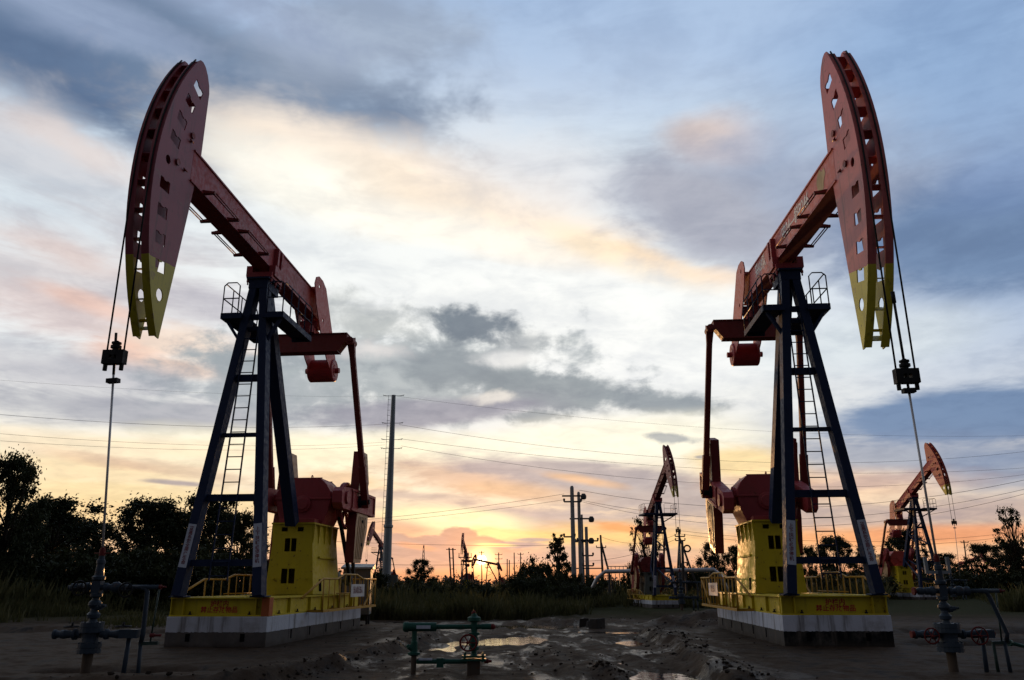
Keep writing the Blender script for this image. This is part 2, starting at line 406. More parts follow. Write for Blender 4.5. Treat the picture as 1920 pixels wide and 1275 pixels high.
def make_pumpjack(label, loc, rz, sc=1.0, delta=0.0, crank=0.0, well=(4.19, 0.0), zc=4.1, rod_up=0.15, clamp_dz=0.35, well_z=1.7,
                  head='head', beam='beam', red='red', orange_corner=False, beam_text=False, stickers=True, frame_text=True,
                  cw='slab', rail_text=None, far=False, around=False, group=None, rod=True, cw_mat='tan', ped_mat='yellow', gear_mat='red'):
    root = thing('pumpjack', label, 'pumpjack', loc, rz, group, sc)
    n8 = 6 if far else 10
    bl = lambda s, t: (PVU + rot2(s, t, delta)[0], PVZ + rot2(s, t, delta)[1])
    def beam_part(name, mb, mats, par=None, bevel=0):
        o = obj(name, mb, mats, par or root, bevel)
        if par is None: o.location = (PVU, 0, PVZ); o.rotation_euler = (0, -delta, 0)
        return o
    # ---- base frame
    mb = MB()
    mb.ibeam((-0.1, -0.915, 0.670), (-0.1, 0.915, 0.670), 0.2, 0.327, tf=0.026)
    for s in (-1, 1):
        mb.ibeam((-0.203, s * 0.85, 0.669), (-6.22, s * 0.85, 0.669), 0.13, 0.325, tf=0.026)
        mb.ibeam((-0.203, s * 0.36, 0.667), (-6.2, s * 0.36, 0.667), 0.11, 0.32, tf=0.024)
        for u in (-1.15, -2.35, -3.2, -4.4, -5.5):
            mb.box((u - 0.012, min(s * 0.862, s * 0.912), 0.535), (u + 0.012, max(s * 0.862, s * 0.912), 0.803))
        for v in (0.68, 0.905):
            mb.box((-0.088, min(s * v, s * (v - .018)), 0.535), (-0.004, max(s * v, s * (v - .018)), 0.805))
    for u in (-1.9, -3.3, -5.0, -6.15):
        mb.ibeam((u, -0.78, 0.665), (u, 0.78, 0.665), 0.1, 0.31)
    fr = obj('base_frame', mb, M['yellow'], root)
    if orange_corner:
        mb = MB(); mb.box((-0.18, 0.917, 0.512), (0.002, 0.929, 0.828)); mb.box((0.002, 0.79, 0.512), (0.010, 0.929, 0.828))
        obj('corner_plate', mb, M['orange'], fr)
    if frame_text:
        lettering('frame_lettering', '护栏内\n禁止存放物品', 0.115, M['red_letter'], fr, (-0.086, -0.03 if orange_corner else 0.05, 0.665), (0, 1, 0), (0, 0, 1), line=0.9)
    if not far:
        mb = MB(); mb.lathe((0, 0, 0), (0, 0, 1), [(0, .03), (.02, .03), (.021, .015), (.06, .015)], 6); bme = mb.mesh('anchor_bolt', M['steel'])
        for s in (-1, 1):
            for p in [(-0.05, s * .55, .533)] + [(u, s * .893, .533) for u in (-0.6, -1.6, -2.7, -3.9, -5.1)]: obj('anchor_bolt', bme, None, fr).location = p
    # ---- pedestal with window openings
    mb = MB()
    zb, zt, ub, ut, vb, vt = 0.834, 2.36, -5.54, -5.34, 0.555, 0.43
    wins = [(-.205, -.065, 1.07, 1.39), (-.035, .105, 1.07, 1.39), (-.175, -.05, 1.76, 2.05), (-.025, .095, 1.76, 2.05), (-.27, -.13, 2.20, 2.295), (.10, .24, 2.20, 2.295)]
    holes = [[(a, c), (b, c), (b, d), (a, d)] for a, b, c, d in wins]
    mb.plate([(-vb, zb), (vb, zb), (vt, zt), (-vt, zt)], holes, lambda a, b, t: (t, a, b), -3.53, -3.55)
    for s in (-1, 1):
        q = [(-3.552, s * vb, zb), (ub, s * vb, zb), (ut, s * vt, zt), (-3.552, s * vt, zt)]
        mb.hexa([(x, y - s * 0.02, z) for x, y, z in q] + q)
    mb.hexa([(ub, -vb + .02, zb), (ub, vb - .02, zb), (ut, vt - .02, zt), (ut, -vt + .02, zt), (ub + .02, -vb + .02, zb), (ub + .02, vb - .02, zb), (ut + .02, vt - .02, zt), (ut + .02, -vt + .02, zt)])
    mb.box((-5.40, -0.50, zt), (-3.49, 0.50, zt + 0.035))
    for s in (-1, 1):
        for u in (-3.56, -3.95, -4.4, -4.85, -5.3):
            vv = lambda z: vb + (vt - vb) * (z - zb) / (zt - zb)
            mb.hexa([(u - .012, s * (vv(1.95) + .002), 1.95), (u + .012, s * (vv(1.95) + .002), 1.95), (u + .012, s * (vt + .002), zt - .003), (u - .012, s * (vt + .002), zt - .003),
                     (u - .012, s * (vv(1.95) + .01), 1.95), (u + .012, s * (vv(1.95) + .01), 1.95), (u + .012, s * .5, zt - .003), (u - .012, s * .5, zt - .003)])
        mb.box((-3.545, min(s * .4, s * .34), 1.16), (-3.47, max(s * .4, s * .34), 1.19))
        y0, y1 = sorted((s * 0.47, s * 0.54))
        mb.box((-5.2, y0, 1.62), (-3.9, y1, 1.66))
    ped = obj('gearbox_pedestal', mb, M[ped_mat], root)
    for s in (-1, 1):
        mb = MB()
        mb.hexa([(-3.95, s * .545, .9), (-4.12, s * .545, .9), (-4.12, s * .530, 1.16), (-3.95, s * .530, 1.16), (-3.95, s * .556, .9), (-4.12, s * .556, .9), (-4.12, s * .537, 1.16), (-3.95, s * .537, 1.16)])
        obj('side_opening_shade', mb, M['recess_shade'], ped)  # dark plate on the wall painted as an opening's shade, no hole behind
    # ---- gearbox
    gb = MB()
    prof = [(-.48, 2.40), (.48, 2.40), (.60, 2.66), (.65, 2.92), (.65, 3.14), (.54, 3.32), (.38, 3.47), (-.38, 3.47), (-.54, 3.32), (-.65, 3.14), (-.65, 2.92), (-.60, 2.66)]
    gb.plate(prof, [], lambda a, b, t: (t, a, b), -4.05, -5.05)
    gb.box((-5.08, -0.675, 2.96), (-4.02, 0.675, 3.01)); gb.box((-5.05, -.42, 2.397), (-3.7, .42, 2.50)); gb.lathe((-4.049, 0.0, 2.86), (1, 0, 0), [(0, .2), (.05, .2), (.06, .14), (.09, .14)], 14)
    for u in (-4.15, -4.95): gb.bar((u, -.40, 3.478), (u, .40, 3.478), .05, .02)
    g = obj('gearbox', gb, M[gear_mat], root, 0 if far else 0.02)
    for s in (-1, 1):
        mb = MB(); mb.lathe((-4.45, s * 0.64, 3.0), (0, s, 0), [(0, .24), (.05, .24), (.051, .16), (.175, .14)], 14); obj('shaft_housing', mb, M['red'], g)
    if not far:
        mb = MB(); mb.ring((-4.3, 0.1, 3.51), (0, 1, 0), .05, .012, 12, 6); obj('lifting_eye', mb, M['red'], g)
    # ---- pulley, belt, motor
    mb = MB(); mb.ring((-5.05, 0.70, 2.90), (0, 1, 0), 0.53, 0.045, 28 if not far else 12, 8); mb.ring((-5.05, 0.76, 2.90), (0, 1, 0), 0.53, 0.045, 28 if not far else 12, 8)
    for k in range(6):
        t = k * math.pi / 3
        mb.bar((-5.05, 0.73, 2.90), (-5.05 + .52 * math.cos(t), 0.73, 2.90 + .52 * math.sin(t)), 0.06, 0.06, (0, 1, 0))
    mb.lathe((-5.05, 0.655, 2.90), (0, 1, 0), [(0, .09), (.14, .09)], 12)
    obj('drive_pulley', mb, M['red'], root)
    for a, b in (((-4.60, 0.73, 2.62), (-5.86, 0.73, 1.12)), ((-5.50, 0.73, 3.1), (-6.1, 0.73, 1.3))):
        mb = MB(); mb.bar(a, b, 0.10, 0.07, (0, 1, 0)); obj('drive_belt', mb, M['rubber'], root)
    mb = MB(); mb.lathe((-5.97, -0.15, 1.15), (0, 1, 0), [(0, .12), (.02, .2), (.55, .2), (.57, .12), (.6, .05), (.72, .05), (.721, .14), (.86, .14)], 14)
    mb.box((-6.15, -0.1, 0.835), (-5.8, 0.4, 0.97))
    obj('motor', mb, M['cabinet'], root)
    # ---- post: two front legs and one rear leg
    for s in (-1, 1):
        mb = MB(); a, b = leg_at(0.85, s), leg_at(6.97, s)
        mb.bar(a, b, 0.17, 0.27, (1, 0, 0), 0, 0.16, 0.25)
        mb.box((a.x - 0.2, a.y - .14, 0.835), (a.x + 0.0 - .07 + .17, a.y + .14, 0.86))
        lg = obj('front_leg', mb, M['navy'], root, 0 if far else 0.008)
        if stickers:
            z0, z1 = 1.34, 2.11
            d = (leg_at(z1, s) - leg_at(z0, s)).normalized(); sd = Vector((0, 1, 0)); nrm = sd.cross(d).normalized()
            if nrm.x < 0: nrm = -nrm
            mb = MB(); mb.bar(leg_at(z0, s) + nrm * .1365, leg_at(z1, s) + nrm * .1365, 0.155, 0.003, (1, 0, 0))
            st = obj('safety_sticker', mb, M['sticker'], lg)
            if not far:
                body = '上下扶梯必须停机' if s * 1 == (1 if orange_corner else -1) else '登高系安全带保生命'
                c = (leg_at(z0, s) + leg_at(z1, s)) / 2 + nrm * .1395
                xd = d.cross(nrm)
                lettering('sticker_lettering', '\n'.join(body), 0.082, M['dark_letter'], st, c, xd, d, line=0.93 if len(body) > 8 else 1.0)
    mb = MB(); mb.bar((-0.78, 0, 6.96), (-3.43, 0, 2.36), 0.24, 0.28, (1, 0, 0))
    obj('rear_leg', mb, M['navy'], root, 0 if far else 0.008)
    mb = MB()
    mb.box((-0.98, -0.2, 6.9), (-0.36, 0.2, 7.1)); mb.box((-1.02, -0.24, 7.1), (-0.32, 0.24, 7.14))
    obj('post_cap', mb, M['navy'], root)
    for z, h in ((1.43, .12), (2.61, .13), (3.82, .07), (4.98, .13), (6.03, .08), (6.30, .10)):
        a, b = leg_at(z, -1), leg_at(z, 1)
        a.y += .08; b.y -= .08; a.x -= .03; b.x -= .03
        mb = MB(); mb.bar(a, b, 0.10, h, (0, 0, 1)); obj('cross_brace', mb, M['navy'], root)
    if around:
        for s in (-1, 1):
            for a, b in ((leg_at(3.8, s), (-2.0, s * .04, 4.6)), (leg_at(1.5, s), (-3.3, s * .1, 2.9)), (leg_at(5.4, s), (-2.0, s * .04, 4.6))):
                mb = MB(); mb.bar(a, b, .07, .07); obj('diagonal_brace', mb, M['navy'], root)
    # ---- ladder
    mb = MB()
    la = lambda z, k: Vector((0.13 - 0.555 * (z - .83) / 6.17, k * (0.17 - 0.045 * (z - 1.1) / 5) + (-.02 if z > 0 else 0), z))
    for k in (-1, 1): mb.bar(la(1.12, k), la(6.25, k), 0.022, 0.03, (1, 0, 0))
    z = 1.2
    while z < 6.2:
        mb.tube([la(z, -1), la(z, 1)], 0.011, 5); z += 0.242 if not far else 0.35
    obj('ladder', mb, M['navy'], root)
    # ---- service platforms with railings
    spans = [(-1, 0.22, 0.63), (1, 0.22, 0.63)] if not around else [(-1, 0.16, 1.15), (1, 0.16, 1.15)]
    u0, u1 = (-0.2, -1.95) if not around else (0.2, -1.5)
    for s, va, vb_ in spans:
        mb = MB(); y0, y1 = sorted((s * va, s * vb_))
        mb.box((u1, y0, 6.27), (u0, y1, 6.30))
        mb.bar((u0, s * vb_, 6.26), (u1, s * vb_, 6.26), 0.05, 0.12); mb.bar((u0 - .02, s * va, 6.26), (u0 - .02, s * (vb_ - .03), 6.26), 0.05, 0.12)
        mb.bar((u1 + .02, s * va, 6.26), (u1 + .02, s * (vb_ - .03), 6.26), 0.05, 0.12)
        mb.bar((u0 - 0.1, s * (vb_ - .05), 6.22), leg_at(5.7, s), 0.06, 0.06)
        pf = obj('service_platform', mb, M['navy'], root)
        mb = MB(); V = s * vb_; r = 0.013
        mb.tube([(u0, V, 6.3), (u0, V, 6.9), (u0 - .08, V, 6.97), (u1 + .08, V, 6.97), (u1, V, 6.9), (u1, V, 6.3)], r, 6)
        mb.tube([(u0, V, 6.63), (u1, V, 6.63)], r, 6)
        for k in range(1, 4): mb.tube([(u0 + (u1 - u0) * k / 4, V, 6.3), (u0 + (u1 - u0) * k / 4, V, 6.97)], r, 6)
        vi = s * (va + .08)
        mb.tube([(u0, V, 6.9), (u0, V - s * .07, 6.97), (u0, vi + s * .07, 6.97), (u0, vi, 6.9), (u0, vi, 6.3)], r, 6)
        mb.tube([(u0, V, 6.63), (u0, vi, 6.63)], r, 6)
        obj('platform_railing', mb, M['navy'], pf)
    # ---- saddle bearing
    mb = MB()
    mb.box((-0.95, -0.27, 7.142), (-0.37, 0.27, 7.26)); mb.box((-0.88, -0.31, 7.20), (-0.44, -0.18, 7.43)); mb.box((-0.88, 0.18, 7.20), (-0.44, 0.31, 7.43))
    for s in (-1, 1):
        for u in (-.9, -.66, -.42): mb.lathe((u, s * .25, 7.12), (0, 0, -1), [(0, .03), (.06, .03), (.061, .016), (.12, .016)], 6)
    obj('saddle_bearing', mb, M['red'], root)
    # ---- walking beam
    mb = MB()
    mb.box((-3.35, -0.155, 0.135), (3.55, 0.155, 0.675)); mb.box((-3.35, -0.18, 0.105), (3.55, 0.18, 0.134)); mb.box((-3.35, -0.18, 0.676), (3.55, 0.18, 0.705))
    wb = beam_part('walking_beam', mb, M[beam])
    for s in (-1, 1):
        for x in (-0.48, -0.27):
            y0, y1 = sorted((s * .157, s * .25)); mb = MB(); mb.box((x - .04, y0, -0.12), (x + .04, y1, 0.62)); obj('saddle_rib', mb, M['red'], wb)
    for s in (-1, 1):
        for x0 in (0.55, 2.05):
            mb = MB()
            for x in (x0, x0 + 1.02): mb.bar((x, s * .157, .15), (x, s * .37, .13), .09, .06, (0, 0, 1), 0, .05, .04)
            for v in (.31, .36): mb.tube([(x0 - .02, s * v, .15), (x0 + 1.04, s * v, .15)], .012, 6)
            obj('step_bracket', mb, M['dark_red'], wb)
    if beam_text:
        lettering('beam_lettering', '中24—斜P246', 0.33, M['white_paint'], wb, (1.22, -0.1585, 0.47), (1, 0, 0), (0, 0, 1), condense=0.92)
        lettering('beam_lettering', '采603队', 0.33, M['white_paint'], wb, (-1.55, -0.1585, 0.47), (1, 0, 0), (0, 0, 1), condense=0.82)
        mb = MB()
        q = [(2.62, .50), (2.70, .62), (2.84, .66), (2.93, .58), (3.06, .60), (3.10, .48), (2.98, .38), (2.95, .28), (2.84, .24), (2.75, .33), (2.66, .36)]
        mb.plate(q, [], lambda a, b, t: (a, t, b), -0.1585, -0.156)
        obj('bare_patch', mb, flat('cream_undercoat', (0.48, 0.40, 0.24)), wb)
    # ---- tail weight
    mb = MB()
    tp = [(-2.52, .78), (-2.60, .97), (-2.78, 1.06), (-3.08, 1.06), (-3.36, .96), (-4.12, .0), (-4.50, -.55), (-4.62, -.86), (-4.18, -.95), (-3.8, -.74), (-3.22, -.26), (-2.72, .32)]
    for s in (-1, 1):
        mb.plate(tp, [circle((-2.86, .82), .055), circle((-3.3, .1), .05)], lambda a, b, t: (a, t, b), s * .26, s * .285)
    mb.box((-3.3, -.26, .71), (-2.7, .26, .76))
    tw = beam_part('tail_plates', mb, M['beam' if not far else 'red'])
    mb = MB(); mb.lathe((-4.4, -.33, -.88), (0, 1, 0), [(0, .27), (.02, .29), (.64, .29), (.66, .27)], 26)
    mb.lathe((-4.4, -.44, -.88), (0, 1, 0), [(0, .07), (.10, .07), (.101, .16), (.12, .16)], 12); mb.lathe((-4.4, .32, -.88), (0, 1, 0), [(0, .16), (.02, .16), (.021, .07), (.12, .07)], 12)
    obj('tail_weight', mb, M['red'], tw)
    # ---- equalizer and tail bearing
    ex, ez = bl(-3.22, -0.54)
    mb = MB()
    q = [(-.98, .2), (-.98, .06), (-.78, -.215), (.78, -.215), (.98, .06), (.98, .2)]
    mb.plate(q, [], lambda a, b, t: (t, a, b), ex + .13, ex - .13)
    q2 = [(-.985, .225), (.985, .225), (.985, .201), (-.985, .201)]
    mb.plate(q2, [], lambda a, b, t: (t, a, b), ex + .16, ex - .16)
    mb.box((ex - .16, -.77, -.24), (ex + .16, .77, -.216))
    mb.v = [(x, y, z + ez) if abs(z) < 3 else (x, y, z) for x, y, z in mb.v]
    eq = obj('equalizer', mb, M['dark_red'], root)
    mb = MB()
    mb.box((ex - .2, -.18, ez + .226), (ex + .2, .18, ez + .36)); mb.lathe((ex, -.22, ez + .47), (0, 1, 0), [(0, .13), (.44, .13)], 12)
    for s in (-1, 1): mb.lathe((ex + .24, s * .12, ez + .23), (0, 0, 1), [(0, .05), (.16, .05)], 8)
    bx, bz = bl(-3.22, 0.1); mb.bar((ex, 0, ez + .45), (bx, 0, bz), .26, .2, (0, 1, 0))
    obj('tail_bearing', mb, M['red'], eq)
    # ---- cranks, counterweights, pitmans
    S = Vector((-4.45, 0, 3.0)); cdir = Vector((-math.cos(crank), 0, math.sin(crank))); ndir = Vector((math.sin(crank), 0, math.cos(crank)))
    up_s, lo_s = [[(a - .5, b) for a, b in q] for q in counterweight_shapes(cw)]
    for s in (-1, 1):
        put = lambda a, b, t: tuple(S + cdir * a + ndir * b + Vector((0, t, 0)))
        mb = MB()
        mb.plate([(-.80, -.15), (-.66, -.27), (2.18, -.27), (2.18, .27), (.4, .27), (-.2, .25), (-.64, .22), (-.80, .12)], [], put, s * .82, s * 1.05)
        mb.plate([(-.05, -.265), (2.175, -.265), (2.175, -.20), (-.05, -.20)], [], put, s * 1.051, s * 1.085)
        mb.plate([(-.05, .24), (-.05, .20), (2.11, .20), (2.11, -.199), (2.175, -.199), (2.175, .265), (.4, .265)], [], put, s * 1.051, s * 1.085)
        mb.plate([(.02, -.199), (.08, -.199), (.08, .199), (.02, .199)], [], put, s * 1.051, s * 1.085)
        mb.plate(circle((-.42, 0), .15), [], put, s * 1.051, s * 1.10)
        for a in (1.25, 1.45): mb.plate([(a, -.12), (a + .09, -.12), (a + .09, .12), (a, .12)], [], put, s * 1.051, s * 1.062)
        ck = obj('crank', mb, M['red'], root, 0 if far else 0.006)
        mb = MB(); pin = S + cdir * .7
        mb.lathe((pin.x, s * 1.052, pin.z), (0, s, 0), [(0, .15), (.07, .15), (.071, .1), (.2, .1), (.201, .06), (.26, .06)], 12)
        obj('crank_pin', mb, M['steel'], ck)
        for nm in (up_s, lo_s):
            mb = MB(); mb.plate(nm, [], put, s * .83, s * 1.045, 0, 2)
            mid = [sum(p[i] for p in nm) / len(nm) for i in (0, 1)]
            for k in (0.35, 1.45):
                pc = (mid[0] + (.1 if k < 1 else .1), nm[0][1] + (mid[1] - nm[0][1]) * k)
                mb.lathe(put(pc[0], pc[1], s * 1.046), (0, s, 0), [(0, .045), (.02, .045), (.021, .02), (.03, .02)], 8, 1)
            if cw == 'slab':
                sg = 1 if nm[0][1] > 0 else -1
                for k in range(5):
                    a0 = .78 + k * .15; z0 = .34 if sg > 0 else .34
                    a1 = a0 - .18 if sg < 0 else a0 - .05
                    p0, p1 = Vector(put(a0, sg * z0, s * 1.052)), Vector(put(max(.62, min(a1, 1.12)), sg * (1.18 if sg > 0 else 1.36), s * 1.052))
                    mb.bar(p0, p1, .05, .012, (0, 1, 0))
            obj('counterweight', mb, [M[cw_mat], M['steel'], M['dark_red']], root)
        mb = MB(); top = Vector((ex, s * 1.06, ez + .02)); bot = Vector((pin.x, s * 1.20, pin.z)); d = (bot - top).normalized()
        mb.bar(top, bot - d * .35, .13, .11, (1, 0, 0)); mb.bar(bot - d * .9, bot + d * .14, .17, .15, (1, 0, 0))
        mb.bar(top - d * .1, top + d * .35, .19, .16, (1, 0, 0), 0, .13, .11)
        mb.lathe((ex + .17, s * 1.06, ez + .02), (-1, 0, 0), [(0, .10), (.34, .10)], 12)
        mb.lathe((ex + .21, s * 1.06, ez + .02), (-1, 0, 0), [(0, .05), (.42, .05)], 8)
        obj('pitman_arm', mb, M['dark_red'], root)
    # ---- horsehead
    arc = lambda a, r=ARC_R: (ARC_C[0] + r * math.cos(a), ARC_C[1] + r * math.sin(a))
    kh = 1.0 if cw == 'slab' else .80                # the smaller units carry a shorter head
    a0, a1 = -0.578 * kh, 0.628 * kh
    dxh = ARC_C[0] + ARC_R * math.cos(a1) - (ARC_C[0] + ARC_R * math.cos(.628))
    outer = [(3.30, .74)] + [(3.30 + (x - 3.30) + dxh, (z - ARC_C[1]) * (math.sin(a1) / math.sin(.628)) + ARC_C[1]) for x, z in ((3.32, 1.98), (3.36, 2.12), (3.45, 2.26), (3.56, 2.36), (3.66, 2.385), (3.75, 2.36))] + [arc(a1 - .012 - (a1 - .012 - a0) * i / 26) for i in range(27)] + ([(3.80, -2.76), (3.61, -1.5), (3.46, -.45)] if cw == 'slab' else [(3.98, -2.22), (3.68, -1.2), (3.46, -.30)])
    holes = []
    if not far or True:
        hs = HOLES if cw == 'slab' else [(4.0, .75, .2), HOLES[4], HOLES[5]]
        for hx, hz, ha in hs:
            q = [(-.145, -.095), (.145, -.095), (.145, .10), (.055, .10), (.03, .075), (-.04, .075), (-.065, .10), (-.145, .10)]
            holes.append([(hx + rot2(x, z, ha)[0], hz + rot2(x, z, ha)[1]) for x, z in q])
        holes.append(circle((3.95 if cw == 'slab' else 4.12, -2.10 if cw == 'slab' else -1.75), .10)); holes.append(circle((4.28, .075), .075))
    mb = MB()
    for s in (-1, 1):
        mb.plate(outer, holes, lambda a, b, t: (a, t, b), s * .135, s * .153)
    N = 26
    for s in (-1, 1):
        for i in range(N):
            aS = a1 - .03; b0, b1 = aS - (aS - a0) * i / N, aS - (aS - a0) * (i + 1) / N
            y0, y1 = sorted((s * .065, s * .185))
            p = [arc(b0, ARC_R + .002), arc(b1, ARC_R + .002), arc(b0, ARC_R + .022), arc(b1, ARC_R + .022)]
            (x0, z0), (x1, z1), (x2, z2), (x3, z3) = p
            mb.hexa([(x0, y0, z0), (x1, y0, z1), (x1, y1, z1), (x0, y1, z0), (x2, y0, z2), (x3, y0, z3), (x3, y1, z3), (x2, y1, z2)])
    for k in range(12):
        a = a1 - .04 - (a1 - a0 - .06) * k / 11
        p0, p1 = arc(a, ARC_R - .24), arc(a, ARC_R - .02)
        mb.bar((p0[0], 0, p0[1]), (p1[0], 0, p1[1]), .268, .014, (-math.sin(a), 0, math.cos(a)))
    mb.box((3.36 + dxh, -.134, 1.7 * kh), (3.375 + dxh, .134, 1.9 * kh))
    if cw == 'slab': mb.box((3.84, -.134, -2.5), (3.9, .134, -2.47))
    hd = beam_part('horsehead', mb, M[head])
    if not far:
        for s in (-1, 1):
            for cx, cz in ((4.02, .18), (3.68, .89)):
                mb = MB(); mb.lathe((cx, s * .154, cz), (0, s, 0), [(0, .05), (.02, .05), (.021, .06), (.03, .06)], 12); obj('locking_pin', mb, M['dark_red'], hd)
            for cx, cz in ((3.83, .17), (3.76, .76)):
                mb = MB(); mb.bar((cx - .05, s * .154, cz), (cx - .05, s * .19, cz), .03, .025); mb.tube([(cx - .10, s * .185, cz), (cx + .02, s * .185, cz)], .012, 6); obj('locking_lug', mb, M['dark_red'], hd)
    # ---- bridle, carrier bar, polished rod
    if rod:
        tang = Vector((PVU + rot2(*ARC_C, delta)[0] + ARC_R + .036, 0, PVZ + rot2(*ARC_C, delta)[1]))
        for s in (-1, 1):
            pts = [Vector((tang.x, s * .125, zc + .1)), Vector((tang.x, s * .125, tang.z))]
            cen = Vector((PVU + rot2(*ARC_C, delta)[0], s * .125, tang.z))
            am = a1 + delta - .02
            for k in range(1, 13): 
                a = am * k / 12; pts.append(cen + Vector((math.cos(a), 0, math.sin(a))) * (ARC_R + .036))
            mb = MB(); mb.tube(pts, .014, 6); obj('bridle_cable', mb, M['steel'], root)
        mb = MB(); X = tang.x
        mb.box((X - .06, -.155, zc - .10), (X + .06, .155, zc - .035)); mb.box((X - .06, -.155, zc + .025), (X + .06, .155, zc + .10))
        for y0, y1 in ((-.155, -.055), (-.01, .01), (.055, .155)): mb.box((X - .06, y0, zc - .035), (X + .06, y1, zc + .025))
        for s in (-1, 1): mb.lathe((X, s * .12, zc - .101), (0, 0, -1), [(0, .03), (.09, .03)], 8)
        mb.lathe((X, 0, zc + .101), (0, 0, 1), [(0, .045), (.03, .045), (.031, .072), (.07, .072), (.071, .05), (.095, .05), (.096, .066), (.12, .066), (.121, .03), (.14, .03)], 12)
        obj('carrier_bar', mb, M['steel'], root)
        W = Vector((well[0], well[1], well_z)); Tp = Vector((X, 0, zc)); d = (Tp - W).normalized()
        mb = MB(); mb.tube([W, Tp - d * .25], .016, 8, 1); mb.tube([Tp - d * .25, Tp + d * rod_up], .019, 8)
        if rod_up > .5: mb.tube([Tp + d * (rod_up - .1), Tp + d * (rod_up + .06)], .03, 8)
        mb.bar(Tp - d * (clamp_dz + .03), Tp - d * (clamp_dz - .03), .16, .10, (1, 0, 0))
        obj('polished_rod', mb, [M['steel'], M['rod']], root)
    for s in (-1, 1): yellow_railing(root, s, rail_text if (rail_text and s == (1 if orange_corner else -1)) else None)
    return root

def foundation(label, loc, rz, mat, sc=1.0, group=None):
    mb = MB(); segs = [(0.05, -1.1), (-1.11, -2.2), (-2.21, -3.3), (-3.31, -4.4), (-4.41, -5.5), (-5.51, -6.26)]
    for a, b in segs: mb.box((b, -0.925, -0.25), (a, 0.925, 0.505))
    mb2 = []
    o = obj('concrete_foundation', mb, M[mat], None, 0.012)
    o.location = loc; o.rotation_euler = (0, 0, rz); o.scale = (sc, sc, sc)
    tag(o, label, 'foundation', group)
    for a, b in segs[:-1]:
        for s in (-1, 1): 
            y0, y1 = sorted((s * .926, s * .932)); mb = MB(); mb.box((b - .16, y0, 0.07), (b - .10, y1, 0.23)); obj('anchor_pocket_shade', mb, M['recess_shade'], o)  # dark pads on the face painted as shaded pockets, no recess cut
    for v in (-.5, .5): mb = MB(); mb.box((0.051, v - .04, .09), (0.057, v + .04, .22)); obj('anchor_pocket_shade', mb, M['recess_shade'], o)
    return o

def place_unit(s):
    return math.atan2(-math.cos(s), -math.sin(s))

GROUP = 'oil pumpjacks across the field'
LX, LY, LA = -5.2699, 15.089, 0.0819
RX, RY, RA = 5.6112, 14.7105, 0.0641
def to_local(x, y, X, Y, A):
    dx, dy = x - X, y - Y
    return (-math.sin(A) * dx - math.cos(A) * dy, math.cos(A) * dx - math.sin(A) * dy)
WELL_L = (-5.43, 10.93); WELL_R = (5.39, 10.54)
make_pumpjack('large left pumpjack with dull red yellow tipped horsehead and orange corner on its base', (LX, LY, 0), place_unit(LA),
    delta=.028, crank=0.0, well=to_local(*WELL_L, LX, LY, LA), well_z=1.46, zc=4.13, rod_up=.36, clamp_dz=.34, head='head_dull', beam='red', orange_corner=True, rail_text='当心机械伤人', group=GROUP)
make_pumpjack('large right pumpjack with pale red horsehead and white lettering along its beam', (RX, RY, 0), place_unit(RA),
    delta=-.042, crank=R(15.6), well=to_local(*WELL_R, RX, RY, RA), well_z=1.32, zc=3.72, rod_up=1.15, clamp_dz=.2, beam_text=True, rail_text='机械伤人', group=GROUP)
foundation('concrete foundation with white band and grey lower half under the left large pumpjack', (LX, LY, 0), place_unit(LA), 'found_grey', group='pumpjack foundations')
foundation('concrete foundation with white band and black front under the right large pumpjack', (RX, RY, 0), place_unit(RA), 'found_black', group='pumpjack foundations')
#PART3
# the farther units
def far_unit(label, px, py, Y, heading_deg, sc, delta, crank, zc, far, fmat, flabel, **kw):
    b = at(px, py, Y=Y); b.z = 0.0
    rz = R(heading_deg)
    make_pumpjack(label, b, rz, sc, delta=delta, crank=crank, zc=zc, well=(kw.pop('wu', 4.0), 0), well_z=kw.pop('wz', 1.6), far=far, group=GROUP,
                  stickers=kw.pop('stickers', True), frame_text=False, cw='disc', around=True, cw_mat=kw.pop('cwm', 'tan'), **kw)
    if flabel: foundation(flabel, b, rz, fmat, sc, 'pumpjack foundations')
    return b, rz
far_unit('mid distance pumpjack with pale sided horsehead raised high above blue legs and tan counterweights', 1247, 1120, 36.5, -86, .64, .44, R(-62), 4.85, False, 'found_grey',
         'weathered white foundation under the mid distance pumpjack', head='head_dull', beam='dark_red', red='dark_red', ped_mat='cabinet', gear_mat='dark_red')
far_unit('red pumpjack with yellow tipped head at far right behind the right wellhead', 1747, 1110, 49, -90, .84, .40, R(-50), 5.0, False, 'found_grey',
         'white foundation under the red pumpjack at far right', head='head_fresh', beam='fresh_red', red='fresh_red', gear_mat='fresh_red', stickers=False)
far_unit('small far pumpjack seen end on just left of the setting sun', 871, 1075, 97, -94, .64, .36, R(-70), 4.9, True, 'found_grey',
         'dim foundation under the small end on pumpjack left of the sun', beam='red', stickers=False, wu=4.0)
far_unit('tiny pumpjack in side view silhouetted against the setting sun, head to the left', 911, 1078, 146, -176, .60, .22, R(-60), 4.9, True, 'found_grey', None, beam='red', stickers=False)
far_unit('small dark pumpjack rising from bushes just left of the tall steel pole', 708, 1075, 84, -104, .66, .46, R(-70), 4.9, True, 'found_grey', None, beam='dark_red', head='head_dull', gear_mat='dark_red', ped_mat='cabinet', stickers=False)
far_unit('tiny pumpjack head showing above trees near the right edge', 1827, 1078, 150, -60, .62, .30, R(-60), 4.9, True, 'found_grey', None, beam='red', stickers=False)

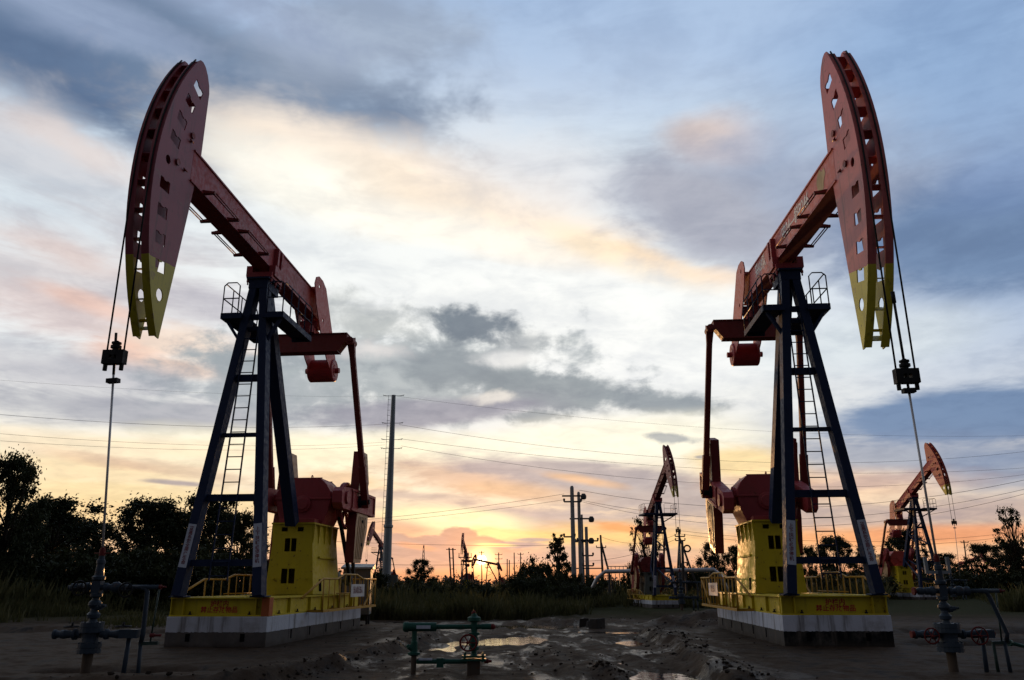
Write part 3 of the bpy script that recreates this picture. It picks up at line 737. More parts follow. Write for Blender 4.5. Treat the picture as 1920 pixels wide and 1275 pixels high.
# ------------------------------------------------------------------ ground
_tab = rng.random((256, 256))
def vnoise(x, y):
    xi = np.floor(x).astype(int); yi = np.floor(y).astype(int); fx = x - xi; fy = y - yi
    fx = fx * fx * (3 - 2 * fx); fy = fy * fy * (3 - 2 * fy)
    g = lambda a, b: _tab[a % 256, b % 256]
    return (g(xi, yi) * (1 - fx) + g(xi + 1, yi) * fx) * (1 - fy) + (g(xi, yi + 1) * (1 - fx) + g(xi + 1, yi + 1) * fx) * fy
def fbm(x, y, o=4):
    t = 0; a = .5
    for i in range(o): t = t + a * vnoise(x * 2 ** i + 17 * i, y * 2 ** i + 31 * i); a *= .5
    return t / (1 - .5 ** o)
WATER = -0.178
# hollows where rain stands: x, y, half widths, depth
HOLLOWS = [(-.1, 32.5, 1.1, 3.2, .10), (1.0, 25.2, 1.3, 1.7, .10), (-.75, 18.3, .75, .9, .10), (.15, 19.3, .6, 1.3, .10), (-1.6, 16.6, .6, .8, .08), (2.6, 21.9, 1.0, .8, .10), (3.7, 21.8, 1.0, .5, .10), (2.6, 18.0, .45, 1.2, .09),
           (1.95, 11.2, .62, 1.2, .14), (1.95, 9.9, .75, .9, .14), (1.05, 10.1, .6, .5, .11), (1.3, 13.6, .5, .35, .05),
           (-12.7, 21.7, 2.2, 1.0, .24), (-10.6, 25.4, 2.6, .9, .22), (-8.3, 20.2, 1.5, .55, .24), (-13.6, 18.6, 1.6, .5, .22), (-5.6, 11.25, .8, .22, .24), (-4.55, 11.3, .5, .28, .24),
           (11.0, 19.5, 2.4, .9, .24), (8.9, 15.6, 1.6, .5, .24), (13.2, 16.6, 1.8, .6, .22), (8.0, 21.0, 1.4, .5, .22), (-3.9, 27.5, 1.2, .6, .22)]
XL = ([8.0, 9.9, 12.2, 13.9, 19.8, 23.0, 26.0, 60], [-4.4, -3.4, -2.55, -2.36, -1.64, -2.2, -5.0, -30])
XR = ([5.0, 8.0, 10.75, 16.4, 20.2, 22.0, 24.0, 60], [3.0, 2.75, 2.5, 2.96, 3.2, 4.6, 5.2, 5.2])
BERMS = [((-3.4, 10.3), (-2.5, 12.3), .22, .07), ((-2.5, 12.3), (-1.75, 19.5), .22, .07), ((3.3, 20.0), (3.05, 16.4), .34, .07), ((3.05, 16.4), (2.7, 11.5), .30, .06), ((2.7, 11.5), (2.75, 8.6), .3, .05),
         ((4.6, 24.4), (6.0, 24.0), .7, .30), ((5.2, 22.6), (5.6, 22.4), .5, .12), ((.5, 14.8), (1.25, 12.2), .45, .07), ((1.25, 12.2), (1.6, 10.6), .14, .07), ((1.6, 10.6), (1.7, 9.4), .10, .06), ((1.2, 27.5), (3.6, 26.5), .7, .12), ((-9, 9.9), (-3.6, 10.1), .25, .06)]
def height(x, y):
    x = np.asarray(x, float); y = np.asarray(y, float)
    r = np.hypot(x, y)
    near = np.clip(1 - (r - 36) / 14, 0, 1)
    n3 = fbm(x * 2.3 + 5, y * 2.3, 3)
    h = near * ((fbm(x * .55, y * .55, 3) - .5) * .03 + (n3 - .5) * .03 + np.abs(fbm(x * 6 + 9, y * 6, 2) - .5) * .03 - .01)
    # the lane between the two raised pads lies a step lower
    jag = (fbm(x * 1.3 + 2, y * 1.3, 3) - .5) * .5
    xl = np.interp(y, *XL); xr = np.interp(y, *XR)
    padl = np.clip((xl - x + jag) / .22 + .5, 0, 1) * np.clip((y - 10.2 + jag * .4) / .2 + .5, 0, 1)
    padr = np.clip((x - xr + jag) / .22 + .5, 0, 1)
    pad = np.maximum(padl, padr); pad = pad * pad * (3 - 2 * pad)
    h = h - near * .125 * (1 - pad)
    for cx, w in ((-.95, .13), (.40, .15), (.85, .13), (1.75, .15), (2.25, .12)):
        c = cx + .5 * np.sin(y * .22) + .25 * (fbm(y * .5, y * 0 + 3, 2) - .5)
        h = h - near * (1 - pad) * (.026 + .010 * np.sin(y * 21 + cx * 9)) * np.exp(-((x - c) / w) ** 2) + near * (1 - pad) * .016 * np.exp(-((np.abs(x - c) - w * 1.5) / .09) ** 2) * (fbm(x * 3, y * 3, 2) + .2)
    for hx, hy, wx, wy, d in HOLLOWS:
        q = np.sqrt(((x - hx) / wx) ** 2 + ((y - hy) / wy) ** 2) + (fbm(x * 1.6 + hx, y * 1.6, 3) - .5) * 1.2
        h = h - d * np.exp(-np.clip(q, 0, 9) ** 3)
    for (ax, ay), (bx, by), w, k in BERMS:
        t = np.clip(((x - ax) * (bx - ax) + (y - ay) * (by - ay)) / ((bx - ax) ** 2 + (by - ay) ** 2), 0, 1)
        d = np.hypot(x - ax - t * (bx - ax), y - ay - t * (by - ay))
        h = h + k * np.exp(-(d / w) ** 2) * (.55 + .8 * fbm(x * 2.8, y * 2.8, 3))
    outer = np.clip((r - 32) / 20, 0, 1) * (1 - np.clip((r - 400) / 400, 0, 1))
    h = h + outer * ((fbm(x * .06, y * .06, 3) - .45) * .5 + .03) * np.clip(r / 60, 0, 1)
    return np.where(r > 38, np.maximum(h, -.02), h)

def ground_sheet():
    ang = np.concatenate([np.radians(np.linspace(-42, 42, 430)), np.radians(np.linspace(45, 315, 70))])
    rad = [0.6]
    while rad[-1] < 2500: rad.append(rad[-1] * (1.0125 if rad[-1] < 60 else 1.05) + .004)
    rad = np.array(rad); nA, nR = len(ang), len(rad)
    A, Rr = np.meshgrid(ang, rad)
    X = Rr * np.sin(A); Y = Rr * np.cos(A); Z = height(X, Y)
    v = np.stack([X, Y, Z], -1).reshape(-1, 3)
    i = np.arange(nR - 1)[:, None] * nA; j = np.arange(nA)[None]
    j2 = (j + 1) % nA
    f = np.stack([i + j, i + j2, i + nA + j2, i + nA + j], -1).reshape(-1, 4)
    v = np.vstack([v, [[0, 0, float(height(0, 0))]]]); c = len(v) - 1
    tri = np.array([[c, (k + 1) % nA, k] for k in range(nA)])
    return np_mesh('ground', v, f, tri)

def np_mesh(name, v, quads=None, tris=None, smooth=True):
    me = bpy.data.meshes.new(name)
    loops = []; starts = []; n = 0
    for arr, k in ((quads, 4), (tris, 3)):
        if arr is None or len(arr) == 0: continue
        arr = np.asarray(arr); loops.append(arr.ravel()); starts.append(n + np.arange(len(arr)) * k); n += arr.size
    loops = np.concatenate(loops).astype(np.int32); starts = np.concatenate(starts).astype(np.int32)
    me.vertices.add(len(v)); me.vertices.foreach_set('co', np.asarray(v, np.float32).ravel())
    me.loops.add(len(loops)); me.loops.foreach_set('vertex_index', loops)
    me.polygons.add(len(starts)); me.polygons.foreach_set('loop_start', starts)
    me.polygons.foreach_set('use_smooth', np.full(len(starts), smooth))
    me.update(calc_edges=True); me.validate()
    return me

def mud_mat():
    m, nt, bs = new_mat('wet_mud')
    tc = nt.node('ShaderNodeNewGeometry').outputs['Position']
    n1 = nt.noise(tc, .35, 5, .6); n2 = nt.noise(tc, 2.6, 6, .65); n3 = nt.noise(tc, 14, 6, .7)
    c = nt.mix(nt.rng(nt.math('ADD', nt.math('MULTIPLY', n1, .6), nt.math('MULTIPLY', n2, .4)), .40, .58), (.042, .0290, .0200), (.066, .0465, .0325))
    c = nt.mix(nt.math('MULTIPLY', nt.rng(n2, .50, .64), .85), c, (.012, .0095, .008))
    c = nt.mix(nt.math('MULTIPLY', nt.rng(n3, .5, .75), .4), c, (.012, .010, .009))
    ln = nt.vmath('LENGTH', tc, out=1)
    c = nt.mix(nt.rng(ln, 27, 36), c, (.030, .032, .013))
    nt.l.new(c, bs.inputs['Base Color'])
    ro = nt.math('ADD', nt.rng(n2, .3, .62, .95, .62), nt.math('MULTIPLY', nt.rng(ln, 25, 34), .4), clamp=True)
    sp_ = nt.node('ShaderNodeSeparateXYZ'); nt.l.new(tc, sp_.inputs[0])
    lane = nt.rng(nt.math('ABSOLUTE', nt.math('SUBTRACT', sp_.outputs[0], .5)), 4.6, 1.8)
    wn = nt.noise(nt.scale(tc, (1.7, .50, 1)), 1.0, 6, .70)
    wet = nt.math('MULTIPLY', lane, nt.rng(wn, .50, .60)); wet = nt.math('MULTIPLY', wet, nt.rng(ln, 40, 26))
    nt.l.new(nt.mix(nt.math('MULTIPLY', wet, .6), c, (.015, .0115, .009)), bs.inputs['Base Color'])
    ro = nt.math('SUBTRACT', ro, nt.math('MULTIPLY', wet, .34), clamp=True); nt.l.new(ro, bs.inputs['Roughness'])
    nt.l.new(nt.math('ADD', nt.math('MULTIPLY', wet, .09), .035), bs.inputs['Specular IOR Level'])
    n4 = nt.noise(tc, 45, 4, .7)
    hsum = nt.math('ADD', nt.math('ADD', nt.math('MULTIPLY', n2, .06), nt.math('MULTIPLY', n3, .022)), nt.math('MULTIPLY', n4, .006))
    bp = nt.node('ShaderNodeBump'); bp.inputs['Strength'].default_value = .6; bp.inputs['Distance'].default_value = 1
    nt.l.new(hsum, bp.inputs['Height']); nt.l.new(bp.outputs[0], bs.inputs['Normal'])
    return m
gme = ground_sheet(); gme.materials.append(mud_mat())
go = obj('ground', gme, None); go['kind'] = 'structure'
mw, ntw, bsw = new_mat('puddle_water')
bsw.inputs['Base Color'].default_value = (.018, .014, .011, 1); bsw.inputs['Roughness'].default_value = .06
tcw = ntw.node('ShaderNodeNewGeometry').outputs['Position']
bpw = ntw.node('ShaderNodeBump'); bpw.inputs['Strength'].default_value = .25; bpw.inputs['Distance'].default_value = .02
ntw.l.new(ntw.noise(tcw, 5, 3), bpw.inputs['Height']); ntw.l.new(bpw.outputs[0], bsw.inputs['Normal'])
wm = MB(); wm.add([(-24, 4, WATER), (24, 4, WATER), (24, 36, WATER), (-24, 36, WATER)], [(0, 1, 2, 3)])
wo = obj('puddle_water', wm, mw); wo['kind'] = 'structure'
hz = lambda x, y: float(height(x, y))

# clods of mud
def clods():
    V = []; T = []; ico = [(-.53, .85, 0), (.53, .85, 0), (-.53, -.85, 0), (.53, -.85, 0), (0, -.53, .85), (0, .53, .85), (0, -.53, -.85), (0, .53, -.85), (.85, 0, -.53), (.85, 0, .53), (-.85, 0, -.53), (-.85, 0, .53)]
    it = [(0, 11, 5), (0, 5, 1), (0, 1, 7), (0, 7, 10), (0, 10, 11), (1, 5, 9), (5, 11, 4), (11, 10, 2), (10, 7, 6), (7, 1, 8), (3, 9, 4), (3, 4, 2), (3, 2, 6), (3, 6, 8), (3, 8, 9), (4, 9, 5), (2, 4, 11), (6, 2, 10), (8, 6, 7), (9, 8, 1)]
    ico = np.array(ico)
    for k in range(1500):
        y = 8.5 + 18 * random.random() ** 1.4; x = random.uniform(-.3, .3) * y
        if k % 6:
            (ax, ay), (bx, by), w, _ = random.choice(BERMS); t = random.random()
            x = ax + (bx - ax) * t + random.gauss(0, w * 1.1); y = ay + (by - ay) * t + random.gauss(0, w * 1.1)
        s = min(.045, .007 + random.expovariate(1 / .008))
        z = hz(x, y)
        if z < WATER - .02: continue
        p = ico * s * rng.uniform(.55, 1.35, (12, 1)) * np.array([1, 1, .7]) + [x, y, z + s * .25]
        o = len(V) * 12; V.append(p); T += [[o + i for i in t] for t in it]
    me = np_mesh('mud_clods', np.vstack(V), None, np.array(T), False)
    me.materials.append(flat('clod_mud', (.024, .0185, .0145), .95, .08))
    o = obj('mud_clods', me, None); o['kind'] = 'stuff'; o['label'] = 'loose clods of dark mud scattered over the churned ground'
clods()

# ------------------------------------------------------------------ grass and scrub
def in_pad(x, y):
    return np.zeros_like(x, bool)
def grass_field(name, label, n, region, hmin, hmax, mat, width=.02, seed=1, blades=5):
    g = np.random.default_rng(seed)
    x, y = region(g, n); dens = fbm(x * .25 + 40, y * .25, 3)
    keep = dens > .40; x, y, dens = x[keep], y[keep], dens[keep]
    k = len(x); z = height(x, y)
    hh = (hmin + (hmax - hmin) * g.random(k) ** 2) * (.25 + 2.2 * np.clip(fbm(x * .16 + 70, y * .16, 3) - .22, 0, 1))
    V = np.zeros((k * blades, 4, 3)); 
    for b in range(blades):
        a = g.random(k) * 2 * np.pi; lean = g.uniform(.05, .5, k) * hh; sp = g.uniform(0, .18, k)
        bx = x + np.cos(a) * sp; by = y + np.sin(a) * sp; h = hh * g.uniform(.6, 1.1, k)
        w = width * g.uniform(.6, 1.4, k); pa = a + 1.57 + g.uniform(-.6, .6, k)
        i = np.arange(k) * blades + b
        V[i, 0] = np.stack([bx - np.cos(pa) * w, by - np.sin(pa) * w, z - .03], -1); V[i, 1] = np.stack([bx + np.cos(pa) * w, by + np.sin(pa) * w, z - .03], -1)
        V[i, 2] = np.stack([bx + np.cos(a) * lean * .45 + np.cos(pa) * w * .6, by + np.sin(a) * lean * .45 + np.sin(pa) * w * .6, z + h * .62], -1)
        V[i, 3] = np.stack([bx + np.cos(a) * lean, by + np.sin(a) * lean, z + h], -1)
    nq = k * blades; o = np.arange(nq)[:, None] * 4
    T = np.concatenate([o + [0, 1, 2], o + [0, 2, 3]])
    me = np_mesh(name, V.reshape(-1, 3), None, T, False); me.materials.append(mat)
    ob = obj(name, me, None); ob['kind'] = 'stuff'; ob['label'] = label
def reg_far(g, n):
    y = 29 + 75 * g.random(n) ** 1.7; x = g.uniform(-.78, .78, n) * y
    edge = 30 + 3.5 * np.sin(x * .35) + 4 * (fbm(x * .3, y * 0 + 9, 3) - .5) + np.clip((np.abs(x - 9) < 6) * 4.5, 0, 9)
    k = (y > edge) & ~((np.abs(x - .5 * y) < 2.6) & (y < 50)); return x[k], y[k]
def reg_left(g, n):
    x = g.uniform(-26, -6.6, n); y = g.uniform(13, 32, n)
    k = fbm(x * .35 + 3, y * .35, 3) + (y - 22) * .03 - (x + 9) * .012 > .58; return x[k], y[k]
def reg_right(g, n):
    x = g.uniform(9, 34, n); y = g.uniform(23, 36, n)
    k = fbm(x * .3 + 13, y * .3, 3) + (y - 29) * .04 > .5; k = k & (np.abs(x - .5 * y) > 2.6); return x[k], y[k]
grass_field('tall_grass', 'tall uncut grass and weeds filling the field behind the pumpjacks', 42000, reg_far, .25, 1.0, M['grass'], .03, 3)
grass_field('rough_grass', 'thin rough grass on the muddy ground at left', 9000, reg_left, .12, .5, M['grass'], .016, 4)
grass_field('roadside_grass', 'rough grass along the track at right', 7000, reg_right, .2, .7, M['grass'], .02, 5)

# ------------------------------------------------------------------ trees
def leaves(centres, radii, n, size, g, squash=.85):
    c = np.array(centres); r = np.array(radii); w = r ** 2.2 / (r ** 2.2).sum()
    i = g.choice(len(c), n, p=w)
    d = g.normal(size=(n, 3)); d /= np.linalg.norm(d, axis=1)[:, None]
    p = c[i] + d * (r[i] * np.minimum(np.abs(g.normal(0, .62, n)) + .12, 1.75))[:, None] * [1, 1, squash]
    a = g.normal(size=(n, 3)); a /= np.linalg.norm(a, axis=1)[:, None]
    b = np.cross(a, g.normal(size=(n, 3))); b /= np.linalg.norm(b, axis=1)[:, None]
    s = (size * g.uniform(.55, 1.45, n))[:, None]
    V = np.stack([p - a * s, p + b * s * .5, p + a * s, p - b * s * .5], 1).reshape(-1, 3)
    return V, np.arange(n * 4).reshape(-1, 4)
def tree_proto(kind, seed):
    """unit tree: about one unit tall; returns (trunk mesh, crown mesh)"""
    g = np.random.default_rng(seed); C = []; Rr = []; mb = MB()
    if kind == 'round':
        n, leaf, N = 105, .0135, 25000
        for k in range(n):
            t = g.random() * 2 * np.pi; h = g.uniform(.05, .93); env = .46 * math.sin(math.pi * min(1, max(.10, .22 + (h - .06) * .80))) ** .7
            q = env * math.sqrt(g.random()) * g.uniform(.8, 1.12); C.append((q * math.cos(t), q * math.sin(t), h)); Rr.append(g.uniform(.04, .10))
        trunk_h = .5
    elif kind == 'tall':
        n, leaf, N = 80, .017, 9000
        for k in range(n):
            h = g.uniform(.04, .97); env = .27 * (1 - h) ** .6 + .015; t = g.random() * 2 * np.pi; q = env * math.sqrt(g.random())
            C.append((q * math.cos(t), q * math.sin(t), h)); Rr.append(g.uniform(.03, .07) * (1.1 - .5 * h))
        trunk_h = .9
    elif kind == 'sparse':
        n, leaf, N = 60, .013, 3600
        for k in range(n):
            h = g.uniform(.32, .97); env = .30 * math.sin(math.pi * min(1, (h - .2) / .85)) + .04; t = g.random() * 2 * np.pi; q = env * g.uniform(.35, 1)
            C.append((q * math.cos(t), q * math.sin(t), h)); Rr.append(g.uniform(.03, .065))
        trunk_h = .75
    else:  # shrub
        n, leaf, N = 90, .030, 13000
        for k in range(n):
            t = g.random() * 2 * np.pi; q = .95 * math.sqrt(g.random()); h = g.uniform(.03, .82) * (1 - .40 * q)
            C.append((q * math.cos(t), q * math.sin(t), h)); Rr.append(g.uniform(.08, .17))
        trunk_h = .4
    lean = g.uniform(-.03, .03, 2)
    tp = [(lean[0] * z, lean[1] * z, z) for z in np.linspace(-.03, trunk_h, 6)]
    mb.tube(tp, list(np.linspace(.028, .010, 6)) if kind != 'shrub' else list(np.linspace(.03, .012, 6)), 7)
    for k in range(0, len(C)):
        if kind == 'sparse' or k % 3 == 0:
            c = Vector(C[k]); b = Vector(tp[int(min(5, max(1, g.integers(1, 6))))])
            if b.z > c.z - .03: b = Vector((lean[0] * (c.z * .5), lean[1] * c.z * .5, c.z * .5))
            mid = b.lerp(c, .55) + Vector((0, 0, .03)); mb.tube([b, mid, c], [.010, .006, .002], 5)
    V, F = leaves(C, Rr, N, leaf, g)
    cr = np_mesh('crown', V, F, None, False); cr.materials.append(M['leaf2'] if kind in ('tall', 'shrub') else M['leaf'])
    return mb.mesh('trunk', M['bark']), cr
PROTO = {k: [tree_proto(k, 100 + i * 7 + len(k)) for i in range(n)] for k, n in (('round', 4), ('tall', 2), ('sparse', 2), ('shrub', 4))}
tree_n = 0
def tree(kind, label, px, ytop, width_px, Y, group='trees and shrubs round the field', cat=None):
    global tree_n
    b = at(px, 1085, Y=Y); top = at(px, ytop, Y=Y).z
    w = width_px / LENS_PX * math.hypot(Y, b.x) * .97
    z = hz(b.x, Y); H = top - z
    tm, cm = PROTO[kind][tree_n % len(PROTO[kind])]; tree_n += 1
    nat = {'round': .98, 'tall': .50, 'sparse': .66, 'shrub': 2.1}[kind]
    nm = 'shrub' if kind == 'shrub' else 'tree'
    t = thing(nm, label, cat or nm, (b.x, Y, z - .02), random.uniform(0, 6.28), group)
    sx = w / nat; t.scale = (sx, sx, H * 1.0 / (1.0 if kind != 'shrub' else .92))
    for nme, me in (('trunk', tm), ('crown', cm)):
        o = bpy.data.objects.new(nme, me); COL.objects.link(o); o.parent = t
    return t
TREES = [
 ('round', 'spreading tree cut by the left edge of the picture with open leafy branches', -5, 848, 150, 33),
 ('round', 'broad dark tree at left between the edge tree and the left wellhead rod', 82, 926, 225, 40),
 ('shrub', 'low dense shrub beneath the trees at the far left', 30, 985, 260, 35),
 ('shrub', 'dark shrub behind the left wellhead', 172, 1008, 230, 36),
 ('round', 'dark tree just right of the left polished rod', 268, 930, 190, 42),
 ('round', 'dark tree filling the row behind the left polished rod, set back from its neighbours', 128, 968, 210, 50),
 ('round', 'dark tree set back between the two tallest trees behind the left large pumpjack', 322, 952, 190, 51),
 ('round', 'tall dark tree behind the left leg of the left large pumpjack', 376, 922, 195, 43),
 ('round', 'smaller dark tree seen between the two front legs of the left large pumpjack', 442, 956, 130, 41),
 ('shrub', 'broad shrub behind the base of the left large pumpjack', 400, 995, 250, 38),
 ('shrub', 'dark shrub between the left polished rod and the left large pumpjack', 290, 1000, 250, 37),
 ('shrub', 'shrub behind the yellow pedestal of the left large pumpjack', 560, 1050, 130, 44),
 ('shrub', 'shrub at the foot of the tall steel pole', 710, 1060, 110, 62),
 ('shrub', 'low shrub behind the grey control cabinet', 640, 1058, 100, 56),
 ('shrub', 'low broad shrub in the grass right of the tall steel pole', 775, 1074, 120, 48),
 ('shrub', 'low broad shrub in the grass in front of the small end on pumpjack', 880, 1080, 130, 46),
 ('shrub', 'low broad shrub in the grass below the slender pointed tree', 985, 1066, 130, 45),
 ('shrub', 'low shrub in the grass left of the dark concrete lumps', 1075, 1078, 110, 41),
 ('round', 'small round tree standing alone right of the tall steel pole', 790, 1046, 66, 88),
 ('tall', 'slender pointed tree just left of the grey concrete poles', 1046, 998, 64, 52),
 ('shrub', 'bushy shrub left of the slender pointed tree', 1004, 1038, 110, 54),
 ('shrub', 'low shrub at the foot of the slender pointed tree', 1050, 1052, 90, 50),
 ('shrub', 'low shrub at the foot of the grey concrete poles', 1100, 1064, 90, 49),
 ('sparse', 'thin open tree behind the mid distance pumpjack', 1212, 968, 62, 58),
 ('shrub', 'dark shrub beside the mid distance pumpjack on its left', 1185, 1052, 66, 50),
 ('shrub', 'shrub between the mid distance pumpjack and the right yellow railing', 1292, 1040, 80, 56),
 ('round', 'leafy tree behind the yellow railing of the right large pumpjack', 1342, 1012, 74, 60),
 ('round', 'small leafy tree against the left side of the right yellow pedestal', 1382, 1018, 56, 62),
 ('round', 'small tree just right of the right yellow pedestal', 1521, 1022, 44, 66),
 ('round', 'rounded tree seen through the ladder of the right large pumpjack', 1572, 1000, 84, 62),
 ('round', 'tree behind the right front leg of the right large pumpjack', 1632, 1016, 66, 64),
 ('shrub', 'shrub behind the base of the right large pumpjack', 1580, 1058, 170, 52),
 ('round', 'dark tree directly behind the red pumpjack at far right', 1702, 990, 92, 66),
 ('round', 'low tree right of the red pumpjack at far right', 1772, 1034, 74, 66),
 ('round', 'bushy tree near the right edge, shorter than its neighbour at the edge', 1852, 1016, 88, 58),
 ('sparse', 'upright feathery tree at the right edge of the picture', 1912, 948, 62, 52),
 ('round', 'dark tree low at the right edge beneath the feathery tree', 1903, 1010, 70, 55),
 ('shrub', 'shrub row end behind the right wellhead', 1800, 1052, 150, 54),
 ('shrub', 'dark shrub at the right edge behind the right wellhead pipe', 1905, 1046, 130, 52),
]
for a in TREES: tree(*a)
# low far scrub that reads as one dark belt
def scrub_belt():
    g = np.random.default_rng(77); C = []; Rr = []
    for k in range(620):
        y = g.uniform(52, 150); x = g.uniform(-.8, .8) * y
        hgt = g.uniform(.3, 1.25) * (.6 + y / 160) * (.6 + .9 * float(fbm(np.array(x * .05), np.array(y * .05), 2)))
        if abs(x / y + .038) < .03: hgt *= .7
        r = hgt * g.uniform(.8, 1.5); C.append((x, y, hgt * .45)); Rr.append(r)
    V, F = leaves(C, Rr, 60000, .17, g, .5)
    me = np_mesh('scrub_belt', V, F, None, False); me.materials.append(M['leaf2'])
    o = obj('scrub_belt', me, None); o['kind'] = 'stuff'; o['label'] = 'low scrub running along the far side of the field'
scrub_belt()
def far_wood():
    g = np.random.default_rng(78); C = []; Rr = []
    for k in range(500):
        a = g.uniform(-.82, .82); y = g.uniform(300, 420); hgt = g.uniform(2.2, 5.0) * (.4 + .9 * float(fbm(np.array(a * 18.), np.array(0.), 3)))
        C.append((a * y, y, hgt * .5)); Rr.append(hgt * .8)
    V, F = leaves(C, Rr, 26000, .6, g, .7)
    me = np_mesh('far_wood', V, F, None, False); me.materials.append(leaf_mat('hazy_far_leaves', (.05, .05, .045), (.07, .068, .06), .1))
    o = obj('far_wood', me, None); o['kind'] = 'stuff'; o['label'] = 'faint line of distant woodland on the horizon'
far_wood()
#PART4
# ------------------------------------------------------------------ wellheads
def handwheel(name, c, axis, R0, mat, parent, r=.012):
    mb = MB(); mb.ring(c, axis, R0, r, 20, 6); d, sd, u = frame_of(axis)
    for k in range(3):
        a = k * math.pi / 3; e = (sd * math.cos(a) + u * math.sin(a)) * R0
        mb.tube([Vector(c) - e, Vector(c) + e], r * .7, 5)
    mb.tube([Vector(c) - d * .01, Vector(c) + d * .06], r * 1.4, 6)
    return obj(name, mb, mat, parent)

def wellhead(label, x, y, style, red_wheels=False, group='wellheads', sc=1.0, rz=0.0, z0=0.0):
    t = thing('wellhead', label, 'wellhead', (x, y, z0), rz, group, sc)
    P = M['pipe_blue']
    mb = MB(); mb.lathe((0, 0, -.1), (0, 0, 1), [(0, .072), (.45, .072)], 16); obj('surface_casing', mb, M['mudpipe'], t)
    mb = MB()
    f = .165 if style == 'L' else .2
    mb.lathe((0, 0, .30), (0, 0, 1), [(0, f), (.055, f), (.056, f * .93), (.075, f * .93), (.076, f), (.13, f), (.131, f * .72), (.20, f * .66), (.28, f * .7), (.281, f), (.34, f), (.341, f * .95), (.355, f * .95), (.356, f), (.42, f), (.421, .07),
             (.47, .055), (.48, .085), (.53, .095), (.57, .06), (.61, .055), (.66, .095), (.70, .09), (.73, .055), (.76, .05), (.78, .085), (.82, .085), (.84, .055)], 20)
    for k in range(10):
        a = k * math.pi / 5
        for z in (.29, .57): mb.lathe((f * .86 * math.cos(a), f * .86 * math.sin(a), z), (0, 0, 1), [(0, .018), (.16, .018)], 6)
    mb.lathe((.05, -.02, .93), (.9, -.35, .15), [(0, .05), (.06, .05), (.061, .035), (.11, .035), (.111, .02), (.16, .02)], 10)
    obj('casing_head', mb, P, t, 0)
    mb = MB()
    mb.box((-.065, -.065, 1.13), (.065, .065, 1.30)); mb.lathe((0, 0, 1.30), (0, 0, 1), [(0, .055), (.02, .09), (.06, .095), (.08, .065), (.24, .055), (.25, .065), (.30, .062), (.31, .045), (.36, .04)], 16)
    L = .47 if style == 'L' else .46
    mb.lathe((-.06, 0, 1.21), (-1, 0, 0), [(0, .04), (.05, .04), (.06, .07), (.10, .075), (.14, .055), (.17, .06), (.2, .06), (.22, .045), (.26, .06), (.32, .058), (.34, .035), (.37, .03)], 14)
    mb.lathe((.06, 0, 1.21), (1, 0, 0), [(0, .04), (.04, .04), (.05, .065), (.09, .065), (.11, .045), (.16, .05), (.18, .075), (.24, .08), (.30, .05), (.33, .068), (.38, .068), (.4, .035)], 14)
    obj('flow_tee', mb, P, t)
    mb = MB(); mb.lathe((0, 0, 1.665), (0, 0, 1), [(0, .045), (.09, .045), (.091, .035), (.12, .03)], 12); mb.tube([(-.12, 0, 1.70), (.12, 0, 1.70)], .008, 6)
    obj('stuffing_box', mb, M['valve_red'], t)
    mb = MB(); mb.lathe((-.14, 0, .555), (-1, 0, 0), [(0, .055), (.06, .05), (.07, .08), (.11, .08), (.13, .05), (.20, .055), (.24, .065), (.29, .06), (.30, .05), (.36, .05), (.37, .068), (.40, .068)], 14); obj('side_valve', mb, P, t)
    mb = MB(); mb.lathe((.14, 0, .555), (1, 0, 0), [(0, .05), (.06, .05), (.07, .075), (.11, .075), (.13, .045), (.2, .05), (.25, .062), (.3, .06), (.31, .04)], 14)
    mb.box((.44, -.075, .50), (.70, .075, .62))
    obj('side_valve', mb, P, t)
    wm = M['valve_red'] if red_wheels else M['steel']
    if red_wheels:
        handwheel('handwheel', (-.33, -.14, .54), (0, -1, 0), .115, wm, t); handwheel('handwheel', (.42, -.14, .54), (0, -1, 0), .13, wm, t)
        mb = MB(); mb.lathe((-.43, 0, 1.21), (-1, 0, 0), [(0, .062), (.03, .062)], 12); obj('end_cap', mb, M['valve_red'], t)
        mb = MB(); mb.lathe((-.54, 0, .555), (-1, 0, 0), [(0, .055), (.05, .055)], 12); obj('end_cap', mb, M['valve_red'], t)
    else:
        handwheel('handwheel', (-.30, .02, .66), (0, 0, 1), .11, wm, t); handwheel('handwheel', (.45, .02, .66), (0, 0, 1), .11, wm, t); handwheel('handwheel', (.47, -.1, 1.17), (0, -1, 0), .10, wm, t); handwheel('handwheel', (-.22, -.1, 1.2), (0, -1, 0), .1, wm, t)
    mb = MB(); r = .034
    mb.tube([(.44, 0, 1.21), (.92, 0, 1.21)], r, 10)
    k = .12 if style == 'L' else .30
    mb.tube([(.66, .0, 1.205), (.72, 0, 1.19), (.75, 0, 1.14), (.64 + k, 0, .56), (.62 + k, .02, .45)], r, 10)
    obj('flow_pipe', mb, P, t)
    mb = MB(); mb.lathe((.92, 0, 1.21), (1, 0, 0), [(0, .035), (.03, .035), (.031, .02), (.1, .012)], 10); obj('red_plug', mb, M['valve_red'], t); mb = MB()
    if style == 'L': mb.lathe((.86, .02, .535), (1, 0, 0), [(0, .03), (.06, .03), (.061, .02), (.16, .02)], 10)
    else: mb.lathe((.58, .0, .56), (1, 0, 0), [(0, .03), (.16, .03)], 10)
    obj('red_plug', mb, M['valve_red'], t)
    mb = MB(); mb.tube([(.55, .03, .5), (.53, .03, -.1)], .034, 10); obj('pipe_leg', mb, P, t)
    mb = MB(); mb.tube([(.60 + k, .05, .45), (.62 + k, .05, -.1)], .03, 10, 0)
    obj('pipe_leg', mb, P, t)
    mb = MB(); mb.tube([(.90, .05, 1.18), (.86, .05, .43)], .013, 6); obj('vent_pipe', mb, M['pipe_dark'], t)
    mb = MB(); mb.tube([(.72, .05, .40), (.74, .08, -.1)], .026, 8)
